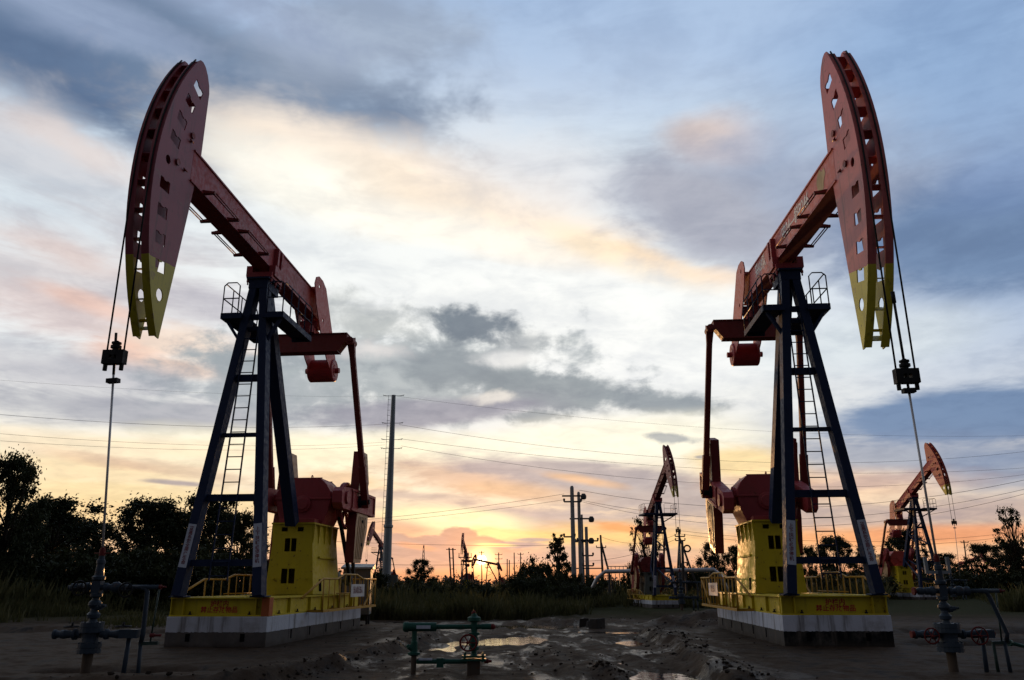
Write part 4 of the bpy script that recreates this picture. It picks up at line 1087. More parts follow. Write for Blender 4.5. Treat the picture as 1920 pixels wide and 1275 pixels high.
    mb.bar((.70, .05, .42), (.98, .05, .43), .05, .05)
    obj('drain_pipe', mb, M['pipe_dark'], t)
    if style == 'R':
        mb = MB(); mb.bar((-.2, -.02, 1.50), (.16, -.02, 1.50), .05, .05)
        for xx in (-.2, .16): mb.bar((xx, -.02, 1.48), (xx + (.0 if xx > 0 else 0), -.02, 1.74), .045, .05)
        obj('rod_guard_bracket', mb, M['galv'], t)
        mb = MB(); mb.tube([(1.0, .1, .42), (1.6, .4, .30)], .03, 8); mb.lathe((1.0, .1, .42), (1, .5, -.2), [(0, .05), (.05, .05)], 10); obj('branch_pipe', mb, M['pipe_green'], t)
    return t
wellhead('blue grey wellhead valve tree with dark handwheels at the lower left', WELL_L[0] + .0, WELL_L[1], 'L', z0=-.04, sc=.88)
wellhead('blue grey wellhead valve tree with red handwheels at the lower right', WELL_R[0], WELL_R[1], 'R', True, z0=.0, sc=.78)
def well_of(px, py, Y, head, sc, wu):
    b = at(px, py, Y=Y); a = R(head); return b.x + math.cos(a) * wu * sc, b.y + math.sin(a) * wu * sc
wx, wy = well_of(1243, 1120, 36.5, -84, .655, 4.0)
wellhead('dark small wellhead in front of the mid distance pumpjack', wx, wy, 'L', sc=.9, z0=-.02)
wx, wy = well_of(1706, 1110, 49, -77, .86, 4.0)
wellhead('small dark wellhead by the red pumpjack at far right', wx, wy, 'L', sc=.95, z0=-.02)

# green metering pipework in the middle foreground
def manifold():
    b = at(775, 1262, z=-.12); e = at(888, 1262, z=-.12); W = (e.x - b.x) / 1.03
    t = thing('pipe_manifold', 'green pipe manifold with one red handwheel low in the middle foreground', 'pipework', (b.x, b.y, -.12), 0)
    t.scale = (1.03, .95, .90)
    G = M['pipe_green']
    mb = MB(); mb.lathe((0, 0, -.2), (0, 0, 1), [(0, .036), (.46, .036)], 12); obj('left_stub', mb, M['mudpipe'], t)
    mb = MB(); mb.lathe((0, 0, .245), (0, 0, 1), [(0, .045), (.02, .085), (.05, .085), (.06, .05), (.1, .048), (.2, .046), (.22, .036), (.45, .034)], 14)
    mb.lathe((0, 0, .33), (-.75, -.2, .55), [(0, .04), (.09, .04), (.1, .028), (.12, .028)], 10)
    obj('check_valve', mb, G, t)
    mb = MB(); mb.lathe((-.155, 0, .665), (1, 0, 0), [(0, .06), (.02, .075), (.07, .075), (.071, .066), (.45, .066), (.451, .036), (1.06, .036), (1.061, .044), (1.19, .044)], 16)
    obj('upper_pipe', mb, G, t)
    mb = MB(); mb.box((.03, -.072, .64), (.22, -.067, .69)); obj('pipe_label', mb, M['sticker'], t)
    mb = MB(); mb.lathe((1.036, 0, .665), (1, 0, 0), [(0, .04), (.03, .045), (.05, .03), (.06, .015)], 12); obj('red_plug', mb, M['valve_red'], t)
    mb = MB(); mb.lathe((W + .14, 0, .165), (1, 0, 0), [(0, .03), (.05, .034), (.07, .02), (.10, .02)], 10); obj('red_plug', mb, M['valve_red'], t)
    mb = MB(); mb.lathe((W - .01, 0, .85), (.15, 0, 1), [(0, .03), (.03, .03), (.04, .02), (.06, .014)], 10)
    obj('red_plug', mb, M['valve_red'], t)
    mb = MB(); mb.box((W - .085, -.075, -.2), (W + .085, .075, .175)); obj('concrete_stub', mb, M['mudpipe'], t, .012)
    mb = MB(); mb.box((W - .165, -.12, .176), (W + .165, .12, .206)); mb.box((W - .155, -.11, .222), (W + .155, .11, .252))
    for sx in (-.12, .12):
        for sy in (-.08, .08): mb.lathe((W + sx, sy, .16), (0, 0, 1), [(0, .018), (.115, .018), (.116, .012), (.13, .012)], 6)
    mb.lathe((W, 0, .25), (0, 0, 1), [(0, .05), (.03, .035), (.07, .035), (.08, .07), (.12, .07), (.13, .045), (.14, .05), (.20, .065), (.27, .05), (.28, .04), (.29, .075), (.33, .075), (.34, .042), (.47, .045), (.48, .045), (.50, .09), (.55, .09), (.57, .05), (.60, .035), (.62, .03)], 16)
    obj('gate_valve', mb, G, t)
    handwheel('handwheel', (W - .07, -.14, .44), (-.25, -1, .05), .115, M['valve_red'], t, .013)
    mb = MB(); mb.lathe((.04, 0, .165), (1, 0, 0), [(0, .036), (.30, .036), (.305, .045), (.38, .045), (.385, .036), (W - .13, .036)], 12)
    mb.box((.31, -.05, .08), (.40, .05, .215))
    obj('lower_pipe', mb, G, t)
    mb = MB(); mb.box((.07, -.05, .185), (.25, -.03, .215)); obj('pipe_label', mb, M['sticker'], t)
manifold()

# ------------------------------------------------------------------ poles and lines
def pole_thing(name, label, cat, top, bot_px, Y, r0, r1, mat, group='poles'):
    b = at(*bot_px, Y=Y); tt = at(*top, Y=Y); z = 0
    x = (b.x + tt.x) / 2
    t = thing(name, label, cat, (x, Y, z), 0, group)
    return t, tt.z - z, x
t, H, x = pole_thing('steel_pole', 'tall tapering steel pole right of the left large pumpjack carrying cross wires', 'utility pole', (735, 741), (728, 1070), 62, .3, .15, 'galv')
TALL = (x, 62, H)
mb = MB(); mb.lathe((0, 0, -.3), (0, 0, 1), [(0, .36), (5.4, .30), (5.45, .36), (5.6, .36), (5.65, .29), (H + .1, .165), (H + .3, .165)], 14); obj('shaft', mb, M['galv'], t)
mb = MB(); mb.box((.3, -.25, 0), (.85, .3, 1.7)); obj('junction_cabinet', mb, M['cabinet'], t)
mb = MB()
for k in range(int(H / .42) - 4): mb.tube([(-.46, 0, 2 + k * .42), (-.30 + .1 * k * .42 / H, 0, 2 + k * .42)], .014, 4)
mb.tube([(-.48, 0, 2), (-.40, 0, H)], .016, 5); obj('climbing_steps', mb, M['galv'], t)
for zz in (H, H - 2.2, H - 3.5, H - 4.2):
    mb = MB(); mb.tube([(-.85, 0, zz + .02), (-.55, 0, zz - .05), (.55, 0, zz - .05), (.85, 0, zz + .02)], .02, 5)
    for s in (-1, 1):
        for k in range(3): mb.lathe((s * (.52 + .11 * k), 0, zz - .05), (s, 0, 0), [(0, .035), (.04, .035)], 6)
    obj('insulator_arm', mb, M['ceramic'], t)

def conc_pole(label, top, bot, Y, r, band=True, arms=(), rnd=True, extra=None):
    t, H, x = pole_thing('concrete_pole', label, 'utility pole', top, bot, Y, r, r, 'pole_conc')
    mb = MB(); mb.lathe((0, 0, 1.55 if band else -.1), (0, 0, 1), [(0, r * 1.25), (H - 1.65, r * .95), (H - 1.55, r * .6)] if band else [(0, r * 1.3), (H, r * .9)], 10); obj('shaft', mb, M['pole_conc'], t)
    if band:
        mb = MB(); mb.lathe((0, 0, -.2), (0, 0, 1), [(0, r * 1.35), (1.75, r * 1.27)], 10); obj('dark_foot_band', mb, M['pole_dark'], t)
    for (z, x0, x1, bulb) in arms:
        mb = MB(); mb.bar((x0, -.05, z), (x1, -.05, z), .09, .09)
        if bulb:
            for bx in ((x0, x1) if bulb == 2 else (x0 if abs(x0) > abs(x1) else x1,)): mb.lathe((bx, -.05, z - .22), (0, 0, 1), [(0, .10), (.05, .17), (.22, .19), (.36, .10)], 10)
        else:
            for bx in (x0, x1): mb.lathe((bx, -.05, z), (0, 0, 1), [(0, .05), (.18, .07), (.2, .03)], 8)
        obj('crossarm', mb, M['pole_dark'], t)
    return t, H, x
PA, HA, XA = conc_pole('nearest and tallest of the grey concrete poles, with a dark band round its foot', (1072, 911), (1077, 1100), 50, .125, True, [(0.0 + 6.2, -.62, .7, 1), (5.85, -.5, .55, 0), (3.75, -.55, .1, 0)])
PB, HB, XB = conc_pole('second grey concrete pole close behind the nearest one', (1086, 922), (1088, 1095), 51, .10, True, [(4.9, -.6, .75, 1), (3.6, -.4, .7, 1)])
PC, HC, XC = conc_pole('thin brown pole between the two grey concrete poles and the transformer pole', (1090, 962), (1095, 1090), 55, .075, False, [(3.7, -.5, .7, 0)])
PD, HD, XD = conc_pole('transformer pole with a railed platform right of the grey concrete poles', (1099, 985), (1102, 1090), 55, .115, False, [(3.75, -.6, .75, 0), (2.8, -.3, .4, 0), (2.15, -.3, .4, 0)])
mb = MB(); mb.box((-.3, -.5, .65), (1.55, .5, .72))
for xx in (.2, .95, 1.5): mb.bar((xx, -.45, .7), (xx, -.45, 1.55 if xx != .95 else 2.0), .07, .07)
mb.bar((-.9, -.45, 1.98), (.97, -.45, 1.98), .07, .07); mb.bar((.2, -.45, 1.5), (1.5, -.45, 1.5), .06, .06); mb.bar((-.1, -.45, 1.7), (.9, -.45, .8), .05, .05)
mb.box((.0, -.3, .72), (.5, .3, 1.3))
obj('transformer_platform', mb, M['pole_dark'], PD)

def strut_pole(label, top, bot, struts, Y, r=.09, ring=None, arms=()):
    b = at(*bot, Y=Y); tt = at(*top, Y=Y)
    t = thing('wooden_pole', label, 'utility pole', (b.x, Y, 0), 0, 'poles')
    mb = MB(); mb.tube([(0, 0, -.2), (tt.x - b.x, 0, tt.z)], [r, r * .7], 8); obj('shaft', mb, M['pole_far'], t)
    for p, q in struts:
        P, Q = at(*p, Y=Y), at(*q, Y=Y); mb = MB(); mb.tube([(P.x - b.x, .03, P.z), (Q.x - b.x, -.8, -.1)], r * .8, 7); obj('strut', mb, M['pole_far'], t)
    for z, w in arms:
        mb = MB(); mb.bar((tt.x - b.x - w, -r - .03, z), (tt.x - b.x + w, -r - .03, z), .06, .07)
        for s in (-1, 1): mb.lathe((tt.x - b.x + s * w, -r - .03, z), (0, 0, 1), [(0, .03), (.15, .04)], 6)
        obj('crossarm', mb, M['pole_far'], t)
    if ring:
        P = at(*ring[:2], Y=Y - .55); mb = MB(); mb.ring((P.x - b.x, -.55, P.z), (0.2, 1, 0), ring[2], ring[2] * .26, 18, 8); obj('cable_coil', mb, M['rubber'], t)
    return t, tt
strut_pole('thin leaning pole with one slanting strut left of the mid distance pumpjack', (1126, 1003), (1131, 1078), [((1127, 1017), (1151, 1078))], 62, .10, None, [(3.6, .35)])
strut_pole('braced pole with two struts and a hanging cable coil right of the mid distance pumpjack', (1273.5, 992), (1274, 1078), [((1274, 1007), (1309, 1078)), ((1274, 1007), (1259, 1060))], 52, .08, (1288.5, 1028.5, .19), [(3.85, .3), (3.6, .3)])
strut_pole('short dark post without wires right of the mid distance pumpjack', (1279, 1014), (1280, 1090), [], 42, .09)
for i, (tp, bt, Y, lab) in enumerate([
    ((842, 1027), (847, 1078), 92, None), ((849, 1027), (852, 1078), 92, None),
    ((903, 1033), (904, 1078), 130, 'distant thin pole rising out of the sun glow'), ((935, 1036), (936, 1078), 120, 'distant pole with two crossarms right of the sun'),
    ((951, 1048), (951, 1078), 120, 'short distant post right of the sun, left of its taller neighbours'), ((955, 1050), (955, 1078), 124, 'short distant post right of the sun beside an equal one'),
    ((964, 1036), (965, 1078), 120, 'bare distant pole between the crossarm pole and the last one'), ((976, 1036), (976, 1078), 120, 'rightmost distant pole before the bushy shrub, short arm at its top'),
    ((1807, 1013), (1810, 1052), 90, 'short pole with a small lamp arm above the trees near the right edge')]):
    if lab: strut_pole(lab, tp, bt, [], Y, .10 if Y > 100 else .09, None, [(at(*tp, Y=Y).z - .3, .5), (at(*tp, Y=Y).z - .9, .5)] if i in (3,) else ([(at(*tp, Y=Y).z - .25, .4)] if i in (2, 7, 8) else ()))
# two leaning poles tied as one frame
A0, A1, B0, B1 = at(842, 1027, Y=92), at(848, 1078, Y=92), at(849, 1027.5, Y=92), at(853, 1078, Y=92)
t = thing('pole_frame', 'distant pair of leaning poles tied by rungs, left of the small end on pumpjack', 'utility pole', (A1.x, 92, 0), 0, 'poles')
for p, q in ((A0, A1), (B0, B1)):
    mb = MB(); mb.tube([(p.x - A1.x, 0, p.z), (q.x - A1.x, 0, -.1)], .09, 6); obj('shaft', mb, M['pole_far'], t)
mb = MB()
for k in (.06, .38, .78):
    p, q = A0.lerp(A1, k), B0.lerp(B1, k); e = .35 if k < .1 else 0
    mb.bar((p.x - A1.x - e, -.1, p.z), (q.x - A1.x + e, -.1, q.z), .07, .08)
obj('tie_bar', mb, M['pole_far'], t)
# faint lattice mast
P0, P1 = at(793, 1022, Y=330), at(793, 1078, Y=330)
t = thing('lattice_mast', 'very faint distant lattice mast above the small round tree', 'mast', (P1.x, 330, 0), 0)
mb = MB(); Hm = P0.z
for sx, sy in ((-1, -1), (1, -1), (1, 1), (-1, 1)): mb.tube([(sx * .9, sy * .9, 0), (sx * .15, sy * .15, Hm)], .09, 5)
for k in range(9):
    z0, z1 = Hm * k / 9, Hm * (k + 1) / 9; w0, w1 = .9 - .75 * k / 9, .9 - .75 * (k + 1) / 9
    mb.tube([(-w0, -w0, z0), (w1, -w1, z1)], .05, 4); mb.tube([(w0, -w0, z0), (-w1, -w1, z1)], .05, 4)
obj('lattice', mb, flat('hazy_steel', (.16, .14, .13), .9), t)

# overhead wires: (label, [(px, py, distance) ...], sag)
def wire(label, a, b, sag, r=.022):
    r *= .48
    A, B = at(a[0], a[1], Y=a[2]), at(b[0], b[1], Y=b[2]); n = 22
    pts = [A.lerp(B, k / n) - Vector((0, 0, sag * 4 * (k / n) * (1 - k / n))) for k in range(n + 1)]
    mb = MB(); mb.tube([p - A for p in pts], r, 5)
    o = obj('overhead_wire', mb, M['wire']); o.location = A
    tag(o, label, 'wire', 'overhead power lines')
WIRES = [
 ('thin wire from the top of the tall steel pole off to the left', (735, 744, 62), (-60, 708, 40), .3, .010),
 ('wire from the second arm of the tall steel pole off to the left', (725, 795, 62), (-60, 772, 40), .5, .02),
 ('wire from the third arm of the tall steel pole off to the left', (722, 829, 62), (-60, 808, 40), .5, .016),
 ('wire from the lowest arm of the tall steel pole off to the left', (722, 834, 62), (-60, 822, 40), .5, .016),
 ('thin wire from the top of the tall steel pole off to the right', (745, 743, 62), (1990, 815, 75), 1.2, .016),
 ('wire from the second arm of the tall steel pole off to the right', (748, 796, 62), (1990, 838, 75), 2.2, .024),
 ('wire from the third arm of the tall steel pole off to the right', (752, 823, 62), (1990, 872, 80), 1.6, .024),
 ('wire from the lowest arm of the tall steel pole off to the right', (752, 836, 62), (1990, 880, 80), 2.4, .024),
 ('upper wire running left from the top crossarm of the nearest concrete pole', (1058, 926, 50), (-60, 992, 46), .9, .02),
 ('lower wire running left from the crossarm of the nearest concrete pole', (1058, 937, 50), (-60, 998, 46), .8, .018),
 ('upper wire running right from the concrete poles past the mid distance pumpjack', (1086, 919, 51), (1990, 884, 44), 1.5, .022),
 ('middle wire running right from the concrete poles toward the red pumpjack', (1090, 938, 51), (1990, 900, 44), 1.6, .02),
 ('lower wire running right from the concrete poles toward the red pumpjack', (1092, 941, 51), (1990, 906, 44), 1.9, .02),
 ('low slack wire behind the tall steel pole, upper of two', (-60, 960, 62), (1050, 1022, 85), .8, .03),
 ('low slack wire behind the tall steel pole, lower of two', (-60, 985, 62), (990, 1055, 85), 1.2, .035),
 ('short wire from the leaning strut pole toward the mid distance pumpjack', (1126, 1006, 62), (1274, 1000, 52), .55, .02),
 ('low wire crossing behind the leaning strut pole and rising to the right', (1095, 1052, 62), (1274, 1008, 52), .35, .025),
 ('upper wire from the braced coil pole off to the right', (1274, 995, 52), (1990, 985, 60), .9, .02),
 ('lower wire from the braced coil pole off to the right', (1274, 1001, 52), (1990, 990, 60), 1.0, .022),
]
for w in WIRES: wire(*w)

# insulated pipeline on short supports
A, B = at(1132, 1078, Y=46), at(1338, 1066, Y=44)
t = thing('pipeline', 'silver clad raised pipeline crossing behind the mid distance pumpjack', 'pipeline', (A.x, 46, 0))
za = at(1150, 1071.5, Y=46).z; zb_ = at(1330, 1068.5, Y=44).z; dx = B.x - A.x
mb = MB(); mb.tube([(-.9, .2, .3), (-.35, .1, za - .35), (.1, 0, za), (dx, -2, zb_), (dx + .35, -2, zb_ - .3), (dx + .8, -2, .2)], .11, 10); obj('clad_pipe', mb, M['clad'], t)
mb = MB()
for k in (.05, .28, .5, .75, .97): mb.bar((dx * k, -2 * k, -.1), (dx * k, -2 * k, za + (zb_ - za) * k - .1), .1, .1)
obj('pipe_support', mb, M['pole_dark'], t)
# stub railing behind
A = at(1138, 1060, Y=58); B = at(1176, 1060, Y=58)
t = thing('walkway_railing', 'thin grey railing above the pipeline left of the mid distance pumpjack', 'railing', (A.x, 58, 0))
mb = MB(); w = B.x - A.x; zt_ = at(1150, 1062, Y=58).z
mb.tube([(0, 0, zt_), (w, 0, zt_)], .03, 6); mb.tube([(0, 0, zt_ - .4), (w, 0, zt_ - .4)], .02, 6)
for k in range(6): mb.tube([(w * k / 5, 0, -.1), (w * k / 5, 0, zt_)], .025, 6)
obj('rail', mb, M['galv'], t)

# control cabinet behind the left unit
c = at(668, 1120, Y=23.4)
t = thing('control_cabinet', 'grey control cabinet with sloping roof behind the yellow railing of the left pumpjack', 'cabinet', (c.x, 23.4, 0), R(4))
mb = MB(); mb.box((-.36, -.3, .25), (.40, .3, 1.45)); obj('cabinet_body', mb, M['cabinet'], t, .01)
mb = MB(); mb.hexa([(-.42, -.36, 1.452), (.46, -.36, 1.452), (.46, .36, 1.452), (-.42, .36, 1.452), (-.42, -.36, 1.50), (.46, -.36, 1.50), (.46, .36, 1.60), (-.42, .36, 1.60)]); obj('cabinet_roof', mb, M['galv'], t)
mb = MB()
for sx in (-.3, .34):
    for sy in (-.24, .24): mb.bar((sx, sy, -.1), (sx, sy, .25), .06, .06)
obj('cabinet_leg', mb, M['steel'], t)
mb = MB(); mb.box((-.32, -.312, .32), (.015, -.301, 1.38)); mb.box((.025, -.312, .32), (.36, -.301, 1.38)); obj('cabinet_door', mb, M['cabinet'], t)
# dark rubble blocks near the mid unit
for i, (px, py, s, lab) in enumerate([(1095, 1137, .34, 'dark concrete lump on the bare ground, leftmost of three left of the mid distance pumpjack'), (1107, 1138, .28, 'smaller dark concrete lump in the middle of three left of the mid distance pumpjack'),
                                      (1119, 1145, .42, 'dark concrete lump nearest the camera of three left of the mid distance pumpjack')]):
    b = at(px, py, z=0); b = b * (26 / b.y) if b.y > 34 else b
    x, y = at(px, py, Y=25.5 - i).x, 25.5 - i
    mb = MB(); s2 = s * .75
    mb.hexa([(-s / 2, -s2 / 2, -.05), (s / 2, -s2 / 2 + .03, -.05), (s / 2 - .03, s2 / 2, -.05), (-s / 2, s2 / 2, -.05), (-s / 2 + .02, -s2 / 2 + .02, s * .6), (s / 2 - .05, -s2 / 2, s * .66), (s / 2 - .06, s2 / 2, s * .55), (-s / 2 + .03, s2 / 2 - .04, s * .6)])
    o = obj('concrete_lump', mb, flat('dark_rubble', (.03, .027, .025), .95), None, .02); o.location = (x, y, hz(x, y)); o.rotation_euler = (0, 0, .4 * i)
    tag(o, lab, 'rubble', 'concrete lumps')
#PART5
# ------------------------------------------------------------------ sky: evening gradient with clouds in view, light-shaping tones out of view
SUN_AZ, SUN_EL = az_el(903, 1050)
wd = bpy.data.worlds.new('World'); SC.world = wd; wd.use_nodes = True
W = NT(wd.node_tree); W.n.clear()
out = W.node('ShaderNodeOutputWorld'); bg = W.node('ShaderNodeBackground')
D = W.node('ShaderNodeTexCoord').outputs['Generated']
D = W.vmath('NORMALIZE', D)
sp = W.node('ShaderNodeSeparateXYZ'); W.l.new(D, sp.inputs[0])
dx_, dy_, dz_ = sp.outputs
az = W.math('MULTIPLY', W.math('ARCTAN2', dx_, dy_), 57.29578); el = W.math('MULTIPLY', W.math('ARCSINE', dz_), 57.29578)
cb = W.node('ShaderNodeCombineXYZ'); W.l.new(az, cb.inputs[0]); W.l.new(el, cb.inputs[1]); AE = cb.outputs[0]
# cloud-sheet coordinates: flatten toward the horizon as a real layer does
den = W.math('ADD', W.math('MAXIMUM', dz_, 0.0), 0.16)
cb2 = W.node('ShaderNodeCombineXYZ'); W.l.new(W.math('DIVIDE', dx_, den), cb2.inputs[0]); W.l.new(W.math('DIVIDE', dy_, den), cb2.inputs[1])
SH = cb2.outputs[0]
nA = W.noise(SH, 2.3, 5, .60, .4)            # broad billows
nB = W.noise(SH, 7.5, 4, .62, .3)            # ragged edges
nC = W.noise(W.scale(AE, (.055, .30, 1)), 1.0, 5, .62, .6)   # drawn-out streaks
nD = W.noise(W.scale(AE, (.30, .38, 1)), 1.0, 5, .6, .2)     # puffs seen side on
cen = lambda n: W.math('SUBTRACT', n, .5)
WA = W.math('ADD', W.math('MULTIPLY', cen(nA), 1.5), W.math('MULTIPLY', cen(nB), 1.1))
WC = W.math('ADD', W.math('MULTIPLY', cen(nC), 1.9), W.math('MULTIPLY', cen(nB), .5))
WD = W.math('ADD', W.math('MULTIPLY', cen(nD), 2.0), W.math('MULTIPLY', cen(nB), .6))
ramp = W.node('ShaderNodeValToRGB'); cr = ramp.color_ramp; cr.interpolation = 'EASE'
stops = [(-6, (60, 50, 45)), (0, (236, 160, 116)), (3, (250, 210, 165)), (7, (248, 232, 205)), (11, (232, 233, 230)), (17, (226, 233, 237)), (23, (212, 223, 231)), (29, (186, 206, 226)), (36, (166, 189, 219)), (44, (146, 172, 208)), (90, (90, 112, 150))]
while len(cr.elements) > 1: cr.elements.remove(cr.elements[-1])
for i, (e, c) in enumerate(stops):
    p = (e + 10) / 100
    el_ = cr.elements[0] if i == 0 else cr.elements.new(p)
    el_.position = p; el_.color = (*lin(c), 1)
W.l.new(W.math('DIVIDE', W.math('ADD', el, 10), 100), ramp.inputs[0])
col = ramp.outputs[0]
